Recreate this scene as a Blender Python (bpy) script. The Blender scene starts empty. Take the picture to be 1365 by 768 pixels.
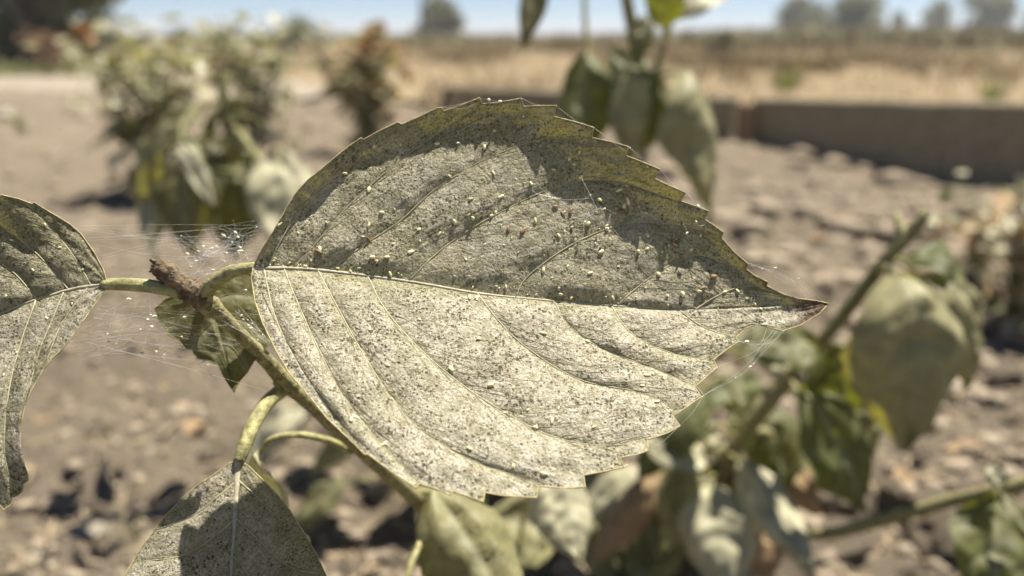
import bpy, math, random
from mathutils import Vector, noise, Matrix
import numpy as np

SC = bpy.context.scene
COL = SC.collection
R = math.radians
random.seed(7)

# ------------------------------------------------------------------ camera
CAM_H = 0.35
PITCH = R(16.5)
W, H = 1365.0, 768.0
LENS = 30.0
FPX = LENS / 36.0 * W
cam_d = bpy.data.cameras.new('camera')
cam = bpy.data.objects.new('camera', cam_d)
COL.objects.link(cam)
cam.location = (0, 0, CAM_H)
cam.rotation_euler = (math.pi / 2 - PITCH, 0, 0)
cam_d.lens = LENS
cam_d.sensor_width = 36.0
cam_d.clip_start = 0.004
cam_d.clip_end = 6000
cam_d.dof.use_dof = True
cam_d.dof.focus_distance = 0.1595
cam_d.dof.aperture_fstop = 10.0
SC.camera = cam

# ------------------------------------------------------------------ sky and sun
SUN = Vector((0.27, 0.235, 0.93)).normalized()
elev = math.asin(SUN.z)
azim = math.atan2(SUN.x, SUN.y)
world = bpy.data.worlds.new('World')
SC.world = world
world.use_nodes = True
wn = world.node_tree
bg = wn.nodes['Background']
sky = wn.nodes.new('ShaderNodeTexSky')
sky.sky_type = 'NISHITA'
sky.sun_disc = False
sky.sun_elevation = elev
sky.sun_rotation = azim
sky.air_density = 1.0
sky.dust_density = 1.0
sky.altitude = 4200
sky.ozone_density = 4.8
wn.links.new(sky.outputs[0], bg.inputs[0])
bg.inputs[1].default_value = 0.05
sun_d = bpy.data.lights.new('sun', 'SUN')
sun_d.energy = 5.0
sun_d.angle = R(0.53)
sun_d.color = (1.0, 0.94, 0.84)
sun = bpy.data.objects.new('sun', sun_d)
COL.objects.link(sun)
sun.rotation_euler = SUN.to_track_quat('Z', 'Y').to_euler()
sun.location = (0, 0, 5)
SC.view_settings.view_transform = 'Standard'
SC.view_settings.look = 'None'
SC.view_settings.exposure = 1.12
SC.view_settings.gamma = 1.0
SC.cycles.max_bounces = 6
SC.cycles.transparent_max_bounces = 6

# ------------------------------------------------------------------ geometry helpers
FWD = Vector((0, math.cos(PITCH), -math.sin(PITCH)))
UP = Vector((0, math.sin(PITCH), math.cos(PITCH)))
CP = Vector((0, 0, CAM_H))


def P(px, py, z):
    """Point of the place that the photograph shows at (px, py), z metres along the viewing axis."""
    return CP + Vector(((px - W / 2) / FPX * z, 0, 0)) + UP * (-(py - H / 2) / FPX * z) + FWD * z


def on_plane(px, py, h=0.0):
    d = P(px, py, 1.0) - CP
    return CP + d * ((h - CAM_H) / d.z)


def smooth(a, b, x):
    t = min(1.0, max(0.0, (x - a) / (b - a)))
    return t * t * (3 - 2 * t)


def origin_of(o):
    v = Vector((0, 0, 0))
    while o is not None:
        v = v + o.location
        o = o.parent
    return v


def mesh_obj(name, verts, faces, mat, parent=None, sm=True, attrs=None, loc=None):
    me = bpy.data.meshes.new(name)
    if parent is not None:
        off = origin_of(parent)
    else:
        off = Vector(loc) if loc is not None else Vector((0, 0, 0))
    vs = [(v[0] - off.x, v[1] - off.y, v[2] - off.z) for v in verts]
    me.from_pydata(vs, [], faces)
    if sm:
        me.polygons.foreach_set('use_smooth', [True] * len(me.polygons))
    if attrs:
        for k, vals in attrs.items():
            a = me.attributes.new(k, 'FLOAT', 'POINT')
            a.data.foreach_set('value', vals)
    if mat is not None:
        me.materials.append(mat)
    me.update()
    o = bpy.data.objects.new(name, me)
    COL.objects.link(o)
    if parent is not None:
        o.parent = parent
    elif loc is not None:
        o.location = loc
    return o


def thing(name, label, cat, loc, group=None):
    o = bpy.data.objects.new(name, None)
    COL.objects.link(o)
    o.location = loc
    o.empty_display_size = 0.02
    o['label'] = label
    o['category'] = cat
    if group:
        o['group'] = group
    return o


def tag(o, label, cat, group=None, kind=None):
    o['label'] = label
    o['category'] = cat
    if group:
        o['group'] = group
    if kind:
        o['kind'] = kind
    return o


def catmull(pts, n):
    """pts: list of tuples; resample with Catmull-Rom, n samples per segment."""
    pts = [np.array(p, float) for p in pts]
    if len(pts) == 2:
        return [pts[0] + (pts[1] - pts[0]) * i / n for i in range(n + 1)]
    out = []
    for i in range(len(pts) - 1):
        p1, p2 = pts[i], pts[i + 1]
        p0 = pts[i - 1] if i > 0 else 2 * p1 - p2
        p3 = pts[i + 2] if i + 2 < len(pts) else 2 * p2 - p1
        for k in range(n):
            t = k / n
            out.append(0.5 * ((2 * p1) + (-p0 + p2) * t + (2 * p0 - 5 * p1 + 4 * p2 - p3) * t * t + (-p0 + 3 * p1 - 3 * p2 + p3) * t ** 3))
    out.append(pts[-1])
    return out


def tube_data(path, radii, sides=8, verts=None, faces=None, wob=0.0, seed=0, cap=True):
    if verts is None:
        verts, faces = [], []
    path = [Vector(p) for p in path]
    n = len(path)
    ref = None
    base = len(verts)
    for i, p in enumerate(path):
        d = (path[min(i + 1, n - 1)] - path[max(i - 1, 0)])
        if d.length < 1e-9:
            d = Vector((0, 0, 1))
        d.normalize()
        if ref is None:
            ref = d.orthogonal().normalized()
        else:
            ref = (ref - d * ref.dot(d))
            if ref.length < 1e-9:
                ref = d.orthogonal()
            ref.normalize()
        b = d.cross(ref)
        r = radii[i] if hasattr(radii, '__len__') else radii
        for k in range(sides):
            a = 2 * math.pi * k / sides
            rr = r
            if wob:
                rr = r * (1 + wob * noise.noise(Vector((i * 0.45 + seed * 7.1, math.cos(a) * 1.3, math.sin(a) * 1.3))))
            verts.append(p + ref * (math.cos(a) * rr) + b * (math.sin(a) * rr))
    for i in range(n - 1):
        for k in range(sides):
            k2 = (k + 1) % sides
            faces.append((base + i * sides + k, base + i * sides + k2, base + (i + 1) * sides + k2, base + (i + 1) * sides + k))
    if cap:
        faces.append(tuple(base + k for k in range(sides))[::-1])
        faces.append(tuple(base + (n - 1) * sides + k for k in range(sides)))
    return verts, faces


def stalk(name, pts, mat, parent, n=6, sides=10, wob=0.12, seed=0, world_pts=False):
    """pts: (px, py, depth, radius) or world (x, y, z, radius)."""
    sm = catmull(pts, n)
    if world_pts:
        path = [Vector(s[:3]) for s in sm]
    else:
        path = [P(s[0], s[1], s[2]) for s in sm]
    v, f = tube_data(path, [max(s[3], 2e-5) for s in sm], sides, wob=wob, seed=seed)
    return mesh_obj(name, v, f, mat, parent)


# ------------------------------------------------------------------ material helpers
class NT:
    def __init__(self, name):
        self.m = bpy.data.materials.new(name)
        self.m.use_nodes = True
        self.t = self.m.node_tree
        self.n = self.t.nodes
        self.p = self.n['Principled BSDF']
        self.out = self.n['Material Output']
        self.co = self.n.new('ShaderNodeTexCoord')

    def link(self, a, b):
        self.t.links.new(a, b)

    def noise(self, scale, detail=3, rough=0.55, vec=None, dist=0.0):
        k = self.n.new('ShaderNodeTexNoise')
        k.inputs['Scale'].default_value = scale
        k.inputs['Detail'].default_value = detail
        k.inputs['Roughness'].default_value = rough
        k.inputs['Distortion'].default_value = dist
        self.link(vec or self.co.outputs['Object'], k.inputs['Vector'])
        return k.outputs[0]

    def vor(self, scale, feature='F1', vec=None, rnd=1.0):
        k = self.n.new('ShaderNodeTexVoronoi')
        k.feature = feature
        k.inputs['Scale'].default_value = scale
        k.inputs['Randomness'].default_value = rnd
        self.link(vec or self.co.outputs['Object'], k.inputs['Vector'])
        return k

    def ramp(self, fac, stops):
        k = self.n.new('ShaderNodeValToRGB')
        e = k.color_ramp.elements
        while len(e) < len(stops):
            e.new(0.5)
        for i, (pos, c) in enumerate(stops):
            e[i].position = pos
            e[i].color = (c[0], c[1], c[2], 1) if hasattr(c, '__len__') else (c, c, c, 1)
        self.link(fac, k.inputs[0])
        return k.outputs[0]

    def mix(self, fac, a, b, mode='MIX'):
        k = self.n.new('ShaderNodeMix')
        k.data_type = 'RGBA'
        k.blend_type = mode
        for s, v in ((k.inputs[0], fac), (k.inputs[6], a), (k.inputs[7], b)):
            if hasattr(v, 'is_output'):
                self.link(v, s)
            elif hasattr(v, '__len__'):
                s.default_value = (v[0], v[1], v[2], 1)
            else:
                s.default_value = v
        return k.outputs[2]

    def math(self, op, a, b=None, clamp=False):
        k = self.n.new('ShaderNodeMath')
        k.operation = op
        k.use_clamp = clamp
        for s, v in ((k.inputs[0], a), (k.inputs[1], b)):
            if v is None:
                continue
            if hasattr(v, 'is_output'):
                self.link(v, s)
            else:
                s.default_value = v
        return k.outputs[0]

    def attr(self, name):
        k = self.n.new('ShaderNodeAttribute')
        k.attribute_name = name
        return k.outputs['Fac']

    def bump(self, height, dist, strength=1.0):
        k = self.n.new('ShaderNodeBump')
        k.inputs['Distance'].default_value = dist
        k.inputs['Strength'].default_value = strength
        self.link(height, k.inputs['Height'])
        return k.outputs[0]

    def base(self, c):
        if hasattr(c, 'is_output'):
            self.link(c, self.p.inputs['Base Color'])
        else:
            self.p.inputs['Base Color'].default_value = (c[0], c[1], c[2], 1)

    def rough(self, r, spec=0.3):
        self.p.inputs['Roughness'].default_value = r
        self.p.inputs['Specular IOR Level'].default_value = spec

    def normal(self, n):
        self.link(n, self.p.inputs['Normal'])

    def translucent(self, color, fac, normal=None):
        tr = self.n.new('ShaderNodeBsdfTranslucent')
        if hasattr(color, 'is_output'):
            self.link(color, tr.inputs[0])
        else:
            tr.inputs[0].default_value = (color[0], color[1], color[2], 1)
        if normal is not None:
            self.link(normal, tr.inputs['Normal'])
        mx = self.n.new('ShaderNodeMixShader')
        if hasattr(fac, 'is_output'):
            self.link(fac, mx.inputs[0])
        else:
            mx.inputs[0].default_value = fac
        self.link(self.p.outputs[0], mx.inputs[1])
        self.link(tr.outputs[0], mx.inputs[2])
        self.link(mx.outputs[0], self.out.inputs[0])


def mat_plain(name, c, rough=0.8, spec=0.2, var=0.25, scale=60.0, bump=0.0, trans=None, tfac=0.3):
    k = NT(name)
    nz = k.noise(scale, 4, 0.6)
    lo = [x * (1 - var) for x in c]
    hi = [min(1, x * (1 + var)) for x in c]
    col = k.ramp(nz, [(0.3, lo), (0.7, hi)])
    k.base(col)
    k.rough(rough, spec)
    if bump:
        k.normal(k.bump(nz, bump))
    if trans:
        k.translucent(trans, tfac)
    return k.m


def mat_stippled(name, seed=0.0, light=1.0):
    """Mite-bleached leaf blade: grey-beige, finely pitted, dark specks, greener along veins and rim."""
    k = NT(name)
    mp = k.n.new('ShaderNodeMapping')
    mp.inputs['Location'].default_value = (seed, seed * 1.7, -seed)
    k.link(k.co.outputs['Object'], mp.inputs[0])
    v = mp.outputs[0]
    wob = k.noise(900, 2, 0.5, v)
    big = k.noise(70, 4, 0.55, v)
    mid = k.noise(420, 4, 0.65, v)
    fine = k.noise(1900, 3, 0.8, v)
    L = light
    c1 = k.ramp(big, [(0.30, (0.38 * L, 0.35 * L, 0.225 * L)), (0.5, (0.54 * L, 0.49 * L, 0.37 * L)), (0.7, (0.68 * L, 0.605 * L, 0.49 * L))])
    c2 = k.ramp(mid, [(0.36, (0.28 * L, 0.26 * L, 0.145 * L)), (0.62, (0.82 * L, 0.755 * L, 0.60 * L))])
    c = k.mix(0.5, c1, c2)
    # tan-pink scorched patches
    tan = k.ramp(k.noise(150, 3, 0.6, v, 0.4), [(0.60, 0.0), (0.72, 1.0)])
    c = k.mix(k.math('MULTIPLY', tan, 0.35), c, (0.42 * L, 0.30 * L, 0.21 * L))
    # fine pitting, lighter empty cells and darker living ones
    pit = k.ramp(fine, [(0.36, 0.0), (0.58, 1.0)])
    c = k.mix(k.math('MULTIPLY', k.math('SUBTRACT', 1.0, pit), 0.66), c, (0.125 * L, 0.114 * L, 0.058 * L))
    # dark specks, two sizes, skipped in some cells
    dens = k.ramp(k.noise(120, 4, 0.65, v), [(0.35, 0.45), (0.62, 1.15)])

    def specks(scale, r, seedrow, amt):
        wn_ = k.n.new('ShaderNodeTexNoise')
        wn_.inputs['Scale'].default_value = scale * 1.6
        wn_.inputs['Detail'].default_value = 2
        k.link(v, wn_.inputs['Vector'])
        va = k.n.new('ShaderNodeVectorMath')
        va.operation = 'MULTIPLY_ADD'
        k.link(wn_.outputs['Color'], va.inputs[0])
        va.inputs[1].default_value = (0.9 / scale,) * 3
        k.link(v, va.inputs[2])
        vv = k.vor(scale, 'F1', va.outputs[0])
        sep = k.n.new('ShaderNodeSeparateColor')
        k.link(vv.outputs['Color'], sep.inputs[0])
        rad = k.math('MULTIPLY', k.math('MULTIPLY', sep.outputs[seedrow], r), dens)
        s = k.math('SUBTRACT', rad, k.math('ADD', vv.outputs['Distance'], k.math('MULTIPLY', k.math('SUBTRACT', wob, 0.5), 0.25)))
        s = k.math('MULTIPLY', s, 9.0, True)
        return k.math('MULTIPLY', s, amt)
    s1 = specks(1600, 0.56, 0, 0.9)
    s2 = specks(820, 0.26, 1, 0.95)
    s3 = specks(2900, 0.66, 2, 0.7)
    s4 = specks(1300, 0.42, 2, 0.5)
    c = k.mix(s4, c, (0.84, 0.78, 0.58))
    c = k.mix(s3, c, (0.090, 0.078, 0.038))
    c = k.mix(s1, c, (0.070, 0.058, 0.026))
    c = k.mix(s2, c, (0.030, 0.024, 0.013))
    # green left along veins, olive rim, brown scorched rim and tip
    vein = k.math('MULTIPLY', k.attr('vein'), k.ramp(mid, [(0.3, 0.25), (0.7, 0.8)]))
    c = k.mix(k.math('MULTIPLY', vein, 0.8), c, (0.33 * L, 0.315 * L, 0.125 * L))
    rim = k.math('MULTIPLY', k.attr('rim'), k.ramp(mid, [(0.3, 0.35), (0.7, 0.9)]))
    c = k.mix(rim, c, (0.265 * L, 0.230 * L, 0.080 * L))
    backlit_fac = k.math('MULTIPLY', k.attr('backlit_tint'), k.ramp(k.noise(140, 4, 0.65, v), [(0.3, 0.35), (0.7, 1.0)]))  # olive backlight of the upper half, painted into the base colour
    c = k.mix(k.math('MULTIPLY', backlit_fac, 0.75), c, k.mix(pit, (0.13, 0.125, 0.045), (0.30, 0.275, 0.115)))
    brown = k.attr('scorch')
    c = k.mix(brown, c, (0.095, 0.050, 0.022))
    k.base(c)
    k.rough(0.62, 0.35)
    # relief
    ret = k.vor(300, 'DISTANCE_TO_EDGE', v)
    crack = k.ramp(ret.outputs['Distance'], [(0.0, 0.0), (0.10, 1.0)])
    hgt = k.math('ADD', k.math('MULTIPLY', fine, 0.7), k.math('MULTIPLY', mid, 0.9))
    hgt = k.math('ADD', hgt, k.math('MULTIPLY', crack, 0.16))
    hgt = k.math('SUBTRACT', hgt, k.math('MULTIPLY', s1, 0.25))
    nb = k.bump(hgt, 0.0005, 1.0)
    k.normal(nb)
    tc = k.mix(k.math('MULTIPLY', s1, 0.8), (0.34, 0.285, 0.035), (0.05, 0.04, 0.008))
    tc = k.mix(k.math('MULTIPLY', k.math('SUBTRACT', 1.0, pit), 0.5), tc, (0.10, 0.095, 0.012))
    tc = k.mix(brown, tc, (0.16, 0.05, 0.012))
    k.translucent(tc, 0.24)
    return k.m


def mat_leaf(name, refl, trans, tf=0.38, rough=0.5, spec=0.4):
    k = NT(name)
    nz = k.noise(95, 4, 0.6)
    fine = k.noise(700, 3, 0.7)
    c = k.ramp(nz, [(0.3, [x * 0.62 for x in refl]), (0.7, [min(1, x * 1.25) for x in refl])])
    c = k.mix(k.math('MULTIPLY', k.ramp(fine, [(0.45, 1.0), (0.6, 0.0)]), 0.35), c, [x * 0.45 for x in refl])
    c = k.mix(k.math('MULTIPLY', k.attr('vein'), 0.6), c, (0.46, 0.45, 0.29))
    k.base(c)
    k.rough(rough, spec)
    k.normal(k.bump(k.noise(500, 4, 0.65), 0.0005, 0.8))
    t = k.ramp(nz, [(0.3, [x * 0.55 for x in trans]), (0.7, [x * 1.2 for x in trans])])
    k.translucent(t, tf)
    return k.m


M = {}
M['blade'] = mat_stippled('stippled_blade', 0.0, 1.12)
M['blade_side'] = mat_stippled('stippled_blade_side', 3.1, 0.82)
M['rim'] = mat_plain('dry_rim', (0.40, 0.34, 0.17), 0.6, 0.3, 0.35, 900, 0.0001)
M['rim_brown'] = mat_plain('brown_rim', (0.22, 0.12, 0.05), 0.6, 0.3, 0.35, 900)
M['veinlet'] = mat_plain('veinlet', (0.21, 0.185, 0.10), 0.7, 0.2, 0.4, 900)
M['oliverib'] = mat_plain('olive_rib', (0.20, 0.19, 0.07), 0.6, 0.3, 0.3, 500)
M['vein'] = mat_plain('vein', (0.56, 0.51, 0.35), 0.55, 0.35, 0.3, 700, 0.0001, (0.3, 0.3, 0.06), 0.2)
M['petiole'] = mat_plain('petiole_skin', (0.36, 0.335, 0.15), 0.6, 0.3, 0.5, 600, 0.0005, (0.35, 0.32, 0.06), 0.15)
M['stem'] = mat_plain('stem_bark', (0.235, 0.215, 0.10), 0.75, 0.25, 0.6, 700, 0.0006)
M['stub'] = mat_plain('dead_stub', (0.17, 0.125, 0.075), 0.85, 0.2, 0.65, 600, 0.0009)
M['leaf_dusty'] = mat_leaf('dusty_leaf', (0.33, 0.31, 0.150), (0.28, 0.26, 0.022), 0.36)
M['leaf_green'] = mat_leaf('green_leaf', (0.15, 0.16, 0.06), (0.24, 0.25, 0.012), 0.40)
M['leaf_mid'] = mat_leaf('half_bleached_leaf', (0.42, 0.385, 0.20), (0.27, 0.245, 0.02), 0.34)
M['leaf_pale'] = mat_leaf('bleached_leaf', (0.58, 0.54, 0.35), (0.27, 0.25, 0.05), 0.28)
M['leaf_olive'] = mat_leaf('olive_leaf', (0.155, 0.15, 0.06), (0.26, 0.23, 0.02), 0.36)
M['silk'] = mat_plain('silk', (0.85, 0.85, 0.82), 0.35, 0.6, 0.05, 500)
M['speck'] = mat_plain('silk_speck', (0.80, 0.74, 0.55), 0.5, 0.4, 0.2, 2000)
M['mite'] = mat_plain('mite_skin', (0.86, 0.75, 0.40), 0.4, 0.5, 0.25, 2500)
M['mite_brown'] = mat_plain('brown_husk', (0.24, 0.14, 0.06), 0.5, 0.4, 0.4, 2500)
M['clod'] = mat_plain('soil_clod', (0.325, 0.266, 0.192), 0.95, 0.1, 0.40, 130, 0.004)
M['straw'] = mat_plain('straw', (0.40, 0.315, 0.20), 0.7, 0.3, 0.4, 40)
M['drygrass'] = mat_plain('dry_grass', (0.33, 0.255, 0.148), 0.7, 0.3, 0.75, 1.6)
M['weed'] = mat_plain('brown_weed', (0.22, 0.17, 0.085), 0.8, 0.2, 0.5, 3)
M['verge'] = mat_plain('verge_grass', (0.20, 0.21, 0.075), 0.6, 0.3, 0.5, 3)
M['scrub'] = mat_plain('field_scrub', (0.24, 0.22, 0.11), 0.8, 0.2, 0.4, 4)
M['greengrass'] = mat_plain('green_grass', (0.20, 0.22, 0.085), 0.6, 0.3, 0.5, 30, 0, (0.18, 0.21, 0.04), 0.3)
M['deadleaf'] = mat_plain('dead_leaf', (0.38, 0.27, 0.15), 0.75, 0.25, 0.4, 120, 0.001, (0.3, 0.16, 0.04), 0.25)
M['flower'] = mat_plain('dried_flower', (0.44, 0.29, 0.16), 0.8, 0.2, 0.45, 60, 0, (0.35, 0.16, 0.05), 0.25)
M['tree'] = mat_plain('tree_leaf', (0.15, 0.155, 0.09), 0.6, 0.3, 0.5, 3, 0, (0.22, 0.23, 0.09), 0.45)
M['rust'] = mat_plain('rusty_leaf', (0.24, 0.15, 0.085), 0.8, 0.2, 0.5, 8)
M['bark'] = mat_plain('bark', (0.13, 0.10, 0.075), 0.9, 0.1, 0.4, 12, 0.01)
M['stone'] = mat_plain('pale_stone', (0.47, 0.41, 0.31), 0.85, 0.2, 0.25, 150, 0.001)


def mat_wood():
    k = NT('weathered_board')
    mp = k.n.new('ShaderNodeMapping')
    mp.inputs['Scale'].default_value = (2.0, 40.0, 40.0)
    k.link(k.co.outputs['Object'], mp.inputs[0])
    g = k.noise(2.2, 6, 0.6, mp.outputs[0], 0.6)
    c = k.ramp(g, [(0.3, (0.15, 0.13, 0.085)), (0.55, (0.26, 0.225, 0.15)), (0.75, (0.42, 0.36, 0.25))])
    k.base(c)
    k.rough(0.85, 0.15)
    k.normal(k.bump(g, 0.004))
    return k.m


def mat_soil():
    k = NT('dry_soil')
    a = k.noise(5.0, 6, 0.6)
    b = k.noise(55, 7, 0.75)
    f = k.noise(600, 4, 0.7)
    c = k.ramp(a, [(0.3, (0.285, 0.230, 0.165)), (0.7, (0.385, 0.315, 0.230))])
    c2 = k.ramp(b, [(0.28, (0.17, 0.134, 0.093)), (0.5, (0.33, 0.27, 0.195)), (0.75, (0.46, 0.375, 0.27))])
    c = k.mix(0.6, c, c2)
    straw = k.ramp(k.noise(30, 3, 0.8, None, 1.4), [(0.64, 0.0), (0.74, 1.0)])
    dk = k.ramp(k.noise(9, 5, 0.7, None, 0.8), [(0.30, 1.0), (0.48, 0.0)])
    c = k.mix(k.math('MULTIPLY', dk, 0.55), c, (0.145, 0.112, 0.078))
    c = k.mix(k.math('MULTIPLY', straw, 0.4), c, (0.50, 0.41, 0.27))
    k.base(c)
    k.rough(0.97, 0.08)
    h = k.math('ADD', b, k.math('MULTIPLY', f, 0.25))
    k.normal(k.bump(h, 0.02, 1.0))
    return k.m


def mat_field():
    k = NT('dry_field')
    a = k.noise(0.8, 6, 0.7)
    b = k.noise(7, 5, 0.7)
    c = k.ramp(a, [(0.3, (0.17, 0.125, 0.072)), (0.5, (0.29, 0.222, 0.132)), (0.72, (0.19, 0.165, 0.082))])
    c = k.mix(0.45, c, k.ramp(b, [(0.3, (0.13, 0.095, 0.055)), (0.7, (0.37, 0.29, 0.18))]))
    k.base(c)
    k.rough(0.95, 0.1)
    k.normal(k.bump(b, 0.03))
    return k.m


M['wood'] = mat_wood()
M['soil'] = mat_soil()
M['field'] = mat_field()
M['path'] = mat_plain('gravel_path', (0.27, 0.228, 0.175), 0.95, 0.1, 0.2, 30, 0.004)

# ------------------------------------------------------------------ the ground
BOARD_R = on_plane(1480, 143, 0.20)
CORNER = on_plane(992, 131, 0.17)
BOARD_L = on_plane(590, 116, 0.17)
BOARD_R.z = CORNER.z = BOARD_L.z = 0


def board_y(x):
    if x > CORNER.x:
        return CORNER.y + (BOARD_R.y - CORNER.y) * (x - CORNER.x) / (BOARD_R.x - CORNER.x)
    return CORNER.y + (BOARD_L.y - CORNER.y) * (x - CORNER.x) / (BOARD_L.x - CORNER.x)


def gh(x, y):
    r = math.hypot(x, y)
    fade = 1 - smooth(5.0, 12.0, r)
    if fade <= 0:
        return 0.0
    v = Vector((x, y, 0))
    h = 0.030 * noise.noise(v * 2.3 + Vector((4, 2, 1)))
    cl = noise.noise(v * 9.0)
    rough = 0.8 + 0.25 * smooth(-0.15, 0.35, x + 0.25 * (noise.noise(v * 1.5)))
    h += 0.022 * cl * rough
    h += 0.019 * rough * (abs(noise.noise(v * 21.0 + Vector((9, 3, 0)))) - 0.2)
    h += 0.010 * rough * noise.noise(v * 48.0)
    if r < 2.6:
        h += 0.005 * noise.noise(v * 95.0)
    # mound of soil piled against the board
    if y < board_y(x):
        dist = board_y(x) - y
        m = math.exp(-(dist / 0.45) ** 2) * (0.020 * math.exp(-((x - 0.62) / 0.30) ** 2) + 0.008 + 0.075 * (1 - smooth(CORNER.x - .35, CORNER.x - .05, x)))
        h += m
    elif x > BOARD_L.x:
        h *= 0.5
    return h * fade


def build_ground():
    front = np.linspace(R(-44), R(44), 250)
    back = np.linspace(R(44), R(316), 40)[1:-1]
    ang = np.concatenate([front, back])
    rad = [0.12 * (1.0098 ** i) for i in range(400)]
    while rad[-1] < 1000:
        rad.append(rad[-1] * 1.22)
    verts = [(0, 0, gh(0, 0))]
    na = len(ang)
    for r in rad:
        for a in ang:
            x, y = r * math.sin(a), r * math.cos(a)
            verts.append((x, y, gh(x, y) if r < 12.5 else 0.0))
    faces = []
    for k in range(na):
        faces.append((0, 1 + (k + 1) % na, 1 + k))
    for i in range(len(rad) - 1):
        b0, b1 = 1 + i * na, 1 + (i + 1) * na
        for k in range(na):
            k2 = (k + 1) % na
            faces.append((b0 + k, b0 + k2, b1 + k2, b1 + k))
    g = mesh_obj('ground', verts, faces, M['soil'])
    g['kind'] = 'structure'
    return g


ground = build_ground()


def strip(name, poly, z, mat):
    o = mesh_obj(name, [(x, y, z) for x, y in poly], [tuple(range(len(poly)))], mat, sm=False)
    o['kind'] = 'structure'
    return o


def on_g(px, py):
    """ground point under a pixel of the layout."""
    h = 0.0
    for _ in range(4):
        q = on_plane(px, py, h)
        h = gh(q.x, q.y)
    return Vector((q.x, q.y, h))


# dry field beyond the bed, gravel path and grass verge on the left
fp = [(BOARD_L.x - 0.25, BOARD_L.y + 1.2), (CORNER.x, CORNER.y + 0.35), (BOARD_R.x, BOARD_R.y + 0.3), (60, 3.0), (600, 120), (600, 1000), (-600, 1000), (-600, 120), (-9, 11.5), (-2.2, 7.6)]
strip('dry_field', fp, 0.035, M['field'])
strip('gravel_path', [(-9, 5.0), (-1.1, 4.6), (-1.0, 5.9), (-2.0, 7.2), (-9, 10.0)], 0.03, M['path'])

# ------------------------------------------------------------------ traced leaves in the foreground
def resample(poly, n):
    poly = [np.array(p, float) for p in poly]
    L = [0]
    for i in range(1, len(poly)):
        L.append(L[-1] + np.linalg.norm(poly[i] - poly[i - 1]))
    out = []
    for k in range(n):
        s = L[-1] * k / (n - 1)
        i = 1
        while i < len(L) - 1 and L[i] < s:
            i += 1
        d = L[i] - L[i - 1]
        t = (s - L[i - 1]) / d if d > 1e-9 else 0
        out.append(poly[i - 1] + (poly[i] - poly[i - 1]) * t)
    return out


class HalfBlade:
    """One half of a leaf blade: outline base->tip and vein paths from midrib to margin, in layout pixels."""

    def __init__(self, midrib, outline, veins, nt=56, step=2.0):
        self.nt = nt
        self.mid = midrib
        self.out = [np.array(p, float) for p in outline]
        self.cum = [0.0]
        for i in range(1, len(self.out)):
            self.cum.append(self.cum[-1] + np.linalg.norm(self.out[i] - self.out[i - 1]))
        T = self.cum[-1]
        base, tip = self.out[0], self.out[-1]
        vp = [(0.0, [base] * nt)]
        for v in veins:
            path = resample(catmull(v, 8), nt)
            end = path[-1]
            s, q = self.project(end)
            # carry the path exactly onto the margin
            path = [p + (q - end) * (k / (nt - 1)) ** 2 for k, p in enumerate(path)]
            vp.append((s, path))
        vp.append((T, [tip] * nt))
        vp.sort(key=lambda a: a[0])
        self.vp = vp
        # columns: regular arc-length samples plus every traced corner
        S = set()
        m = int(T / step)
        for i in range(m + 1):
            S.add(round(T * i / m, 3))
        for c in self.cum:
            S.add(round(c, 3))
        for s, _ in vp:
            S.add(round(s, 3))
        S = sorted(S)
        self.S = [S[0]]
        for s in S[1:]:
            if s - self.S[-1] > 0.25:
                self.S.append(s)

    def at(self, s):
        i = 1
        while i < len(self.cum) - 1 and self.cum[i] < s:
            i += 1
        d = self.cum[i] - self.cum[i - 1]
        t = (s - self.cum[i - 1]) / d if d > 1e-9 else 0
        return self.out[i - 1] + (self.out[i] - self.out[i - 1]) * min(1, max(0, t))

    def project(self, p):
        best = (1e9, 0, None)
        for i in range(1, len(self.out)):
            a, b = self.out[i - 1], self.out[i]
            ab = b - a
            L2 = ab.dot(ab)
            t = 0 if L2 < 1e-9 else min(1, max(0, (p - a).dot(ab) / L2))
            q = a + ab * t
            d = np.linalg.norm(p - q)
            if d < best[0]:
                best = (d, self.cum[i - 1] + t * math.sqrt(L2), q)
        return best[1], best[2]

    def column(self, s):
        vp = self.vp
        k = 0
        while k < len(vp) - 2 and vp[k + 1][0] < s:
            k += 1
        s0, a = vp[k]
        s1, b = vp[k + 1]
        f = (s - s0) / (s1 - s0) if s1 > s0 else 0
        f = min(1, max(0, f))
        end = self.at(s)
        le = a[-1] + (b[-1] - a[-1]) * f
        pts = []
        for j in range(self.nt):
            t = j / (self.nt - 1)
            p = a[j] + (b[j] - a[j]) * f
            pts.append(p + (end - le) * t ** 3)
        return k, f, pts, [np.linalg.norm(a[j] - b[j]) for j in range(self.nt)]


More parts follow.
